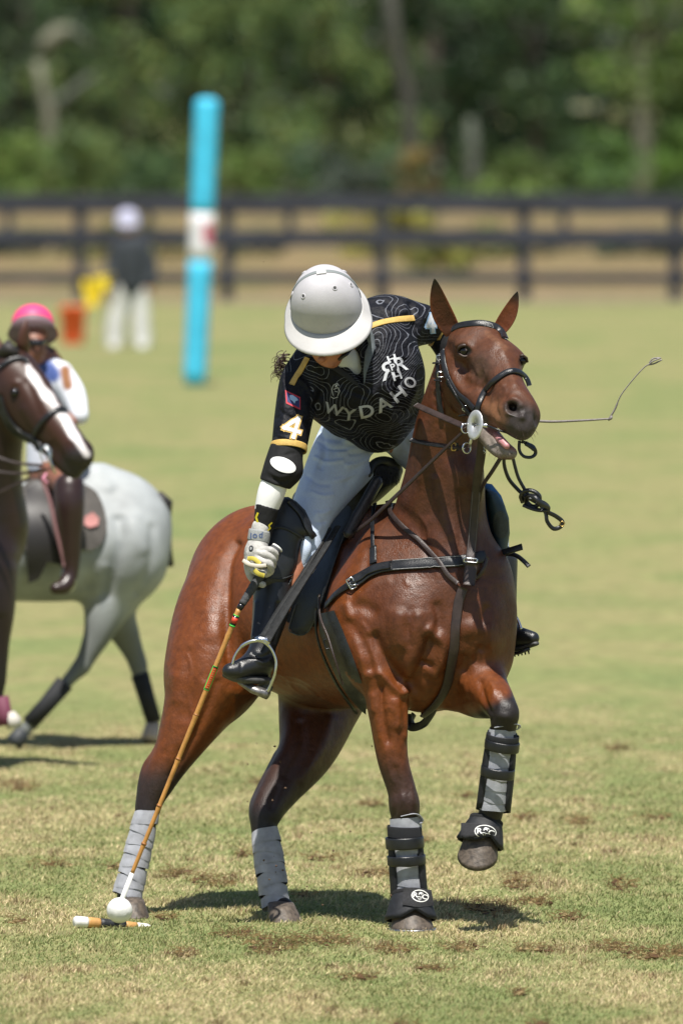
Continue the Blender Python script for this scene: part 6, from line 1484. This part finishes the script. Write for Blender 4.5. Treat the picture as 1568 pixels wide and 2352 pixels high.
put('bandage', tube_mesh('bandage', [P(321, 1548, YG+.18), P(338, 1605, YG+.18), P(354, 1658, YG+.18)], [21*sG, 19*sG, 18*sG], 16), dkw, gh)
put('hoof', tube_mesh('hoof', [P(352, 1662, YG+.18), P(346, 1690, YG+.16), P(344, 1702, YG+.15)], [16*sG, 20*sG, 22*sG], 16), mat('pale_hoof', (.38, .32, .26), .6), gh)
put('hoof', tube_mesh('hoof', [P(56, 1676, YG-.22), P(40, 1698, YG-.22), P(32, 1708, YG-.22)], [17*sG, 20*sG, 22*sG], 16), mat('dark_hoof', (.03, .035, .04), .6), gh)
tm = mat('dark_tail_hair', (.02, .017, .017), .6)
put('tail', tube_mesh('tail', [P(352, 1148, YG), P(368, 1142, YG-.02), P(384, 1156, YG-.02), (P(382, 1178, YG)), P(386, 1260, YG+.08), P(392, 1300, YG+.1)], [10*sG, 14*sG, 14*sG, 12*sG, 9*sG, 8*sG], 12), tm, gh)
sg = empty('saddle', P(120, 1110, YG), 'dark saddle with a grey-brown blanket on the pale grey horse', 'saddle')
panel('blanket', smooth_line([(192, 1110), (222, 1130), (240, 1170), (246, 1210), (236, 1245), (214, 1262), (190, 1262), (150, 1270), (60, 1265), (50, 1120), (120, 1095)], 3) and [tuple(p) for p in smooth_line([(192, 1110), (222, 1130), (240, 1170), (246, 1210), (236, 1245), (214, 1262), (190, 1262), (150, 1270), (60, 1265), (50, 1120), (120, 1095)], 3)], mat('taupe_felt', (.085, .078, .072), .9, noise_scale=20, noise_amt=.2), sg, GBV, .02, .02, 14)
panel('blanket_patch', [(196, 1186), (214, 1176), (228, 1190), (226, 1206), (206, 1212), (194, 1204)], mat('pink_patch', (.55, .25, .24), .8), sg, GBV, .035, .006, 8)
panel('flap', [(60, 1100), (130, 1100), (170, 1130), (176, 1200), (170, 1280), (150, 1300), (110, 1290), (90, 1330), (66, 1340), (62, 1250)], mat('dark_saddle_leather', (.02, .018, .018), .5), sg, GBV, .05, .02, 12)
strap('stirrup_leather', [(96, 1100, YG-.42), (115, 1150, YG-.44), (130, 1220, YG-.46), (150, 1300, YG-.46)], 11, 5, mat('pinkish_leather', (.20, .10, .10), .6), sg, (0, -1, 0))
put('stirrup_iron', tube_mesh('stirrup_iron', [P(158+16*math.cos(a), 1330+28*math.sin(a), YG-.46) for a in np.linspace(0, 2*math.pi, 18, endpoint=False)], 3*sG, 8, True), steel, sg)
r2 = empty('person', P(120, 1100, YG), 'rider in a bright pink helmet and white shirt on the pale grey horse behind', 'person')
f = bf(-20, 700, 230, 1380, YG, .013, .9); f.dy = YG
f.chain([(76, 752, 0, 36), (80, 800, -.08, 27), (84, 822, -.10, 17)], .03); f.chain([(90, 815, .02, 20), (105, 850, .04, 40), (120, 930, .02, 48), (110, 1020, 0, 48), (115, 1085, 0, 50)], .05)
f.chain([(150, 865, -.05, 22), (172, 920, -.12, 18), (160, 980, -.25, 14), (120, 1010, -.35, 12)], .03); f.chain([(125, 1085, -.2, 36), (158, 1130, -.4, 26), (160, 1220, -.42, 19), (160, 1320, -.42, 14), (140, 1345, -.46, 12)], .04)
cloth('body', f, mat('shaded_tan_skin', (.22, .09, .055), .55), r2)
f = bf(20, 820, 230, 1100, YG, .013, .7); f.dy = YG
f.chain([(104, 852, .04, 42), (122, 920, .02, 55), (116, 1010, 0, 54), (115, 1060, 0, 54)], .06); f.chain([(140, 858, -.03, 30), (168, 905, -.12, 30), (184, 955, -.2, 22)], .04)
me = f.mesh('shirt', 2); co = get_co(me); px, py = pix(co); C = np.tile((.66, .68, .74), (len(co), 1)); wq = (1-sstep(seg_dist(px, py, [(100, 835), (120, 860)])[0], 12, 26))[:, None]; C = C*(1-wq)+np.array((.06, .10, .30))*wq
wq = (1-sstep(seg_dist(px, py, [(150, 850), (156, 885)])[0], 7, 16))[:, None]; C = C*(1-wq)+np.array((.22, .09, .03))*wq; set_col(me, C); put('shirt', me, mat('painted_shirt', attr=True, rough=.8), r2)
f = bf(110, 1040, 220, 1380, YG, .012, .8); f.dy = YG
f.chain([(160, 1120, -.42, 36), (160, 1160, -.44, 36), (162, 1230, -.44, 28), (162, 1310, -.44, 20), (150, 1345, -.47, 19), (128, 1352, -.5, 14)], .04)
cloth('boot', f, mat('dark_brown_boot', (.028, .014, .012), .35, .5), r2)
f = bf(10, 690, 150, 800, YG, .010, .4); f.dy = YG
f.blob(76, 744, 0, (49, 50, 46), .02); f2v = f
halfcut(f, P(76, 752, YG), (0, -.15, -1)); cloth('helmet_shell', f, mat('pink_helmet', (.80, .06, .19), .5), r2)
put('goggles', tube_mesh('goggles', [P(56, 780, YG-.02), P(70, 786, YG-.13), P(88, 788, YG-.16), P(106, 784, YG-.1)], [7*sG, 9*sG, 9*sG, 6*sG], 10, flat=.7), mat('dark_lens'), r2)
hb = tube_mesh('helmet_brim', [P(76, 752, YG), P(76, 760, YG-.02), P(76, 768, YG-.03)], [47*sG, 53*sG, 58*sG], 30); put('helmet_brim', hb, mat('mauve_brim', (.16, .105, .12), .6), r2)
put('hair', tube_mesh('hair', [P(58, 775, YG+.02), P(62, 800, YG+.05), P(120, 815, YG+.08), P(148, 850, YG+.06), P(152, 880, YG)], [26*sG, 30*sG, 16*sG, 11*sG, 5*sG], 12), mat('brown_hair', (.06, .022, .010), .6), r2)

YB = 9.2; sB = M1*(YB+CD)/CD
bh_ = empty('horse', G(-120, 1690), 'dark brown horse with a white blaze, cut off by the left edge of the picture', 'horse')
f = bf(-620, 720, 240, 1730, YB, .010, .9); f.dy = YB
f.chain([(30, 850, 0, 50), (70, 895, -.06, 48), (110, 950, -.14, 40), (160, 1010, -.22, 33), (180, 1040, -.26, 33)], .04)
f.chain([(22, 900, -.02, 52), (60, 950, -.06, 44), (110, 1010, -.14, 30), (150, 1065, -.22, 22), (172, 1084, -.26, 18)], .04); f.blob(188, 1046, -.28, (28, 24, 34), .03)
f.chain([(26, 860, .0, 48), (-10, 960, .05, 70), (-40, 1080, .1, 90), (-50, 1180, .15, 110)], .06)
f.chain([(-70, 1240, .2, 125), (-180, 1250, .4, 135), (-320, 1240, .6, 135), (-430, 1220, .7, 115)], .1); f.chain([(-50, 1300, .05, 92), (-25, 1400, .0, 60), (-10, 1470, -.03, 34), (-6, 1560, -.04, 22), (-8, 1600, -.04, 17), (2, 1650, -.04, 17)], .06)
f.chain([(-110, 1330, .25, 70), (-130, 1450, .25, 34), (-120, 1540, .25, 22), (-130, 1660, .25, 18)], .05); f.chain([(-430, 1280, .8, 90), (-470, 1400, .85, 50), (-500, 1480, .85, 32), (-480, 1580, .85, 20), (-490, 1670, .85, 19)], .05); f.chain([(-400, 1280, .5, 90), (-390, 1400, .5, 50), (-420, 1490, .5, 32), (-390, 1590, .5, 20), (-390, 1680, .5, 19)], .05)
f.chain([(170, 1026, -.34, 8), (174, 1030, -.34, 8)], .012, sub=True)
me = f.mesh('body', 3)
sculpt(me, [([(30, 885), (38, 878), (48, 884)], 5, 5), ([(60, 870), (80, 920), (95, 960)], 9, -5), ([(50, 930), (80, 980), (120, 1020)], 10, 5), ([(152, 1015), (170, 1012), (184, 1022)], 6, 5), ([(165, 1068), (190, 1072), (205, 1066)], 4, -5), ([(-10, 1340), (0, 1420)], 16, 6)], 1)
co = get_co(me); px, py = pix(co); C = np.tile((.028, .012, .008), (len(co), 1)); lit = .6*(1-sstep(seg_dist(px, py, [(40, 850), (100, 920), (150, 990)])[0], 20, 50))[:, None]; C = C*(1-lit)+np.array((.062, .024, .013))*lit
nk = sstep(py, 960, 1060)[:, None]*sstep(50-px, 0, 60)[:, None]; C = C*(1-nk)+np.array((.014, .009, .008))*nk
bd = seg_dist(px, py, [(64, 842), (82, 872), (112, 912), (140, 950), (162, 985), (184, 1020), (200, 1044)])[0]; wq = (1-sstep(bd+7*np.array([noise.noise(Vector(c_)*14) for c_ in co.tolist()])+sstep(870-py, 0, 30)*5, 8, 14))[:, None]*(co[:, 1] < YB+.1)[:, None]; C = C*(1-wq)+np.array((.68, .64, .64))*wq
mz = (1-sstep(np.hypot(px-180, py-1070), 26, 50))[:, None]*(1-wq); C = C*(1-mz)+np.array((.022, .018, .018))*mz
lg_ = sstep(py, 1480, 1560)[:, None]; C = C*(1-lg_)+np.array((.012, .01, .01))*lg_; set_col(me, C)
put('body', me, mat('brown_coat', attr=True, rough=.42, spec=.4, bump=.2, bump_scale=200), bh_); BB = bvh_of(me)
put('ear', tube_mesh('ear', [P(55, 812, YB), P(54, 785, YB-.01), P(57, 758, YB-.02), P(61, 734, YB-.03)], [15*sB, 19*sB, 13*sB, 2*sB], 12, flat=.6), mat('ear_brown', (.07, .025, .015), .5), bh_)
put('ear', tube_mesh('ear', [P(8, 830, YB+.06), P(2, 805, YB+.06), P(-6, 770, YB+.06)], [14*sB, 16*sB, 2*sB], 12, flat=.6), mat('ear_brown'), bh_)
eh = hit(BB, 36, 902)[0]; bm = bmesh.new(); bmesh.ops.create_uvsphere(bm, u_segments=14, v_segments=10, radius=12*sB); bmesh.ops.translate(bm, verts=bm.verts, vec=Vector(P(36, 902, eh.y+.006))); put('eye', bm_mesh('eye', bm), mat('black_eye', (.006, .005, .005), .1), bh_)
put('forelock', tube_mesh('forelock', [P(10, 815, YB-.05), P(20, 800, YB-.07), P(40, 812, YB-.08)], [18*sB, 20*sB, 10*sB], 10), tm, bh_)
put('fetlock_cuff', tube_mesh('fetlock_cuff', [P(4, 1600, YB-.06), P(10, 1640, YB-.06), P(16, 1664, YB-.06)], [17*sB, 18*sB, 24*sB], 14), mat('plum_cloth', (.14, .03, .06), .7), bh_)
put('hoof', tube_mesh('hoof', [P(22, 1640, YB-.06), P(30, 1656, YB-.07), P(34, 1672, YB-.07)], [14*sB, 20*sB, 17*sB], 14), mat('white_hoof', (.50, .47, .42), .6), bh_)
b2 = empty('bridle', P(70, 960, YB-.2), 'black bridle with pink-lined reins on the brown horse with the blaze', 'bridle')
strap('brow_band', [(0, 845), (25, 828), (50, 824), (64, 832)], 12, 4, lea, b2, BB, .008, face=.5)
strap('nose_band', [(80, 1000), (92, 978), (112, 955), (132, 942), (150, 942)], 14, 4, lea, b2, BB, .008, face=.4)
strap('cheek_piece', [(0, 905), (14, 950), (44, 988), (80, 1010), (100, 1030)], 15, 4, lea, b2, BB, .008, face=.4)
strap('cheek_piece', [(0, 935), (20, 975), (56, 1010), (96, 1034)], 9, 4, lea_w, b2, BB, .012, face=.4)
put('bit_ring', tube_mesh('bit_ring', [P(106+12*math.cos(a), 1042+18*math.sin(a), YB-.34) for a in np.linspace(0, 2*math.pi, 16, endpoint=False)], 2.2*sB, 8, True), steel, b2)
put('curb_chain', tube_mesh('curb_chain', [P(104, 1022, YB-.33), P(112, 1040, YB-.34), P(118, 1066, YB-.34), P(128, 1088, YB-.34)], 3*sB, 8), steel, b2)
for q in ([(-30, 1040, YB-.2), (30, 1062, YB-.26), (100, 1070, YB-.33)], [(-30, 1080, YB-.2), (40, 1088, YB-.26), (110, 1078, YB-.33)], [(-30, 1145, YB-.2), (20, 1122, YB-.26), (70, 1098, YB-.3)]): strap('rein', q, 8, 4, lea_b, b2, (0, -.9, .3))
cord('rein', [(106, 1090, YB-.34), (100, 1100, YB-.36), (108, 1112, YB-.36)], 8, mat('pink_cloth', (.5, .2, .27), .8), b2)
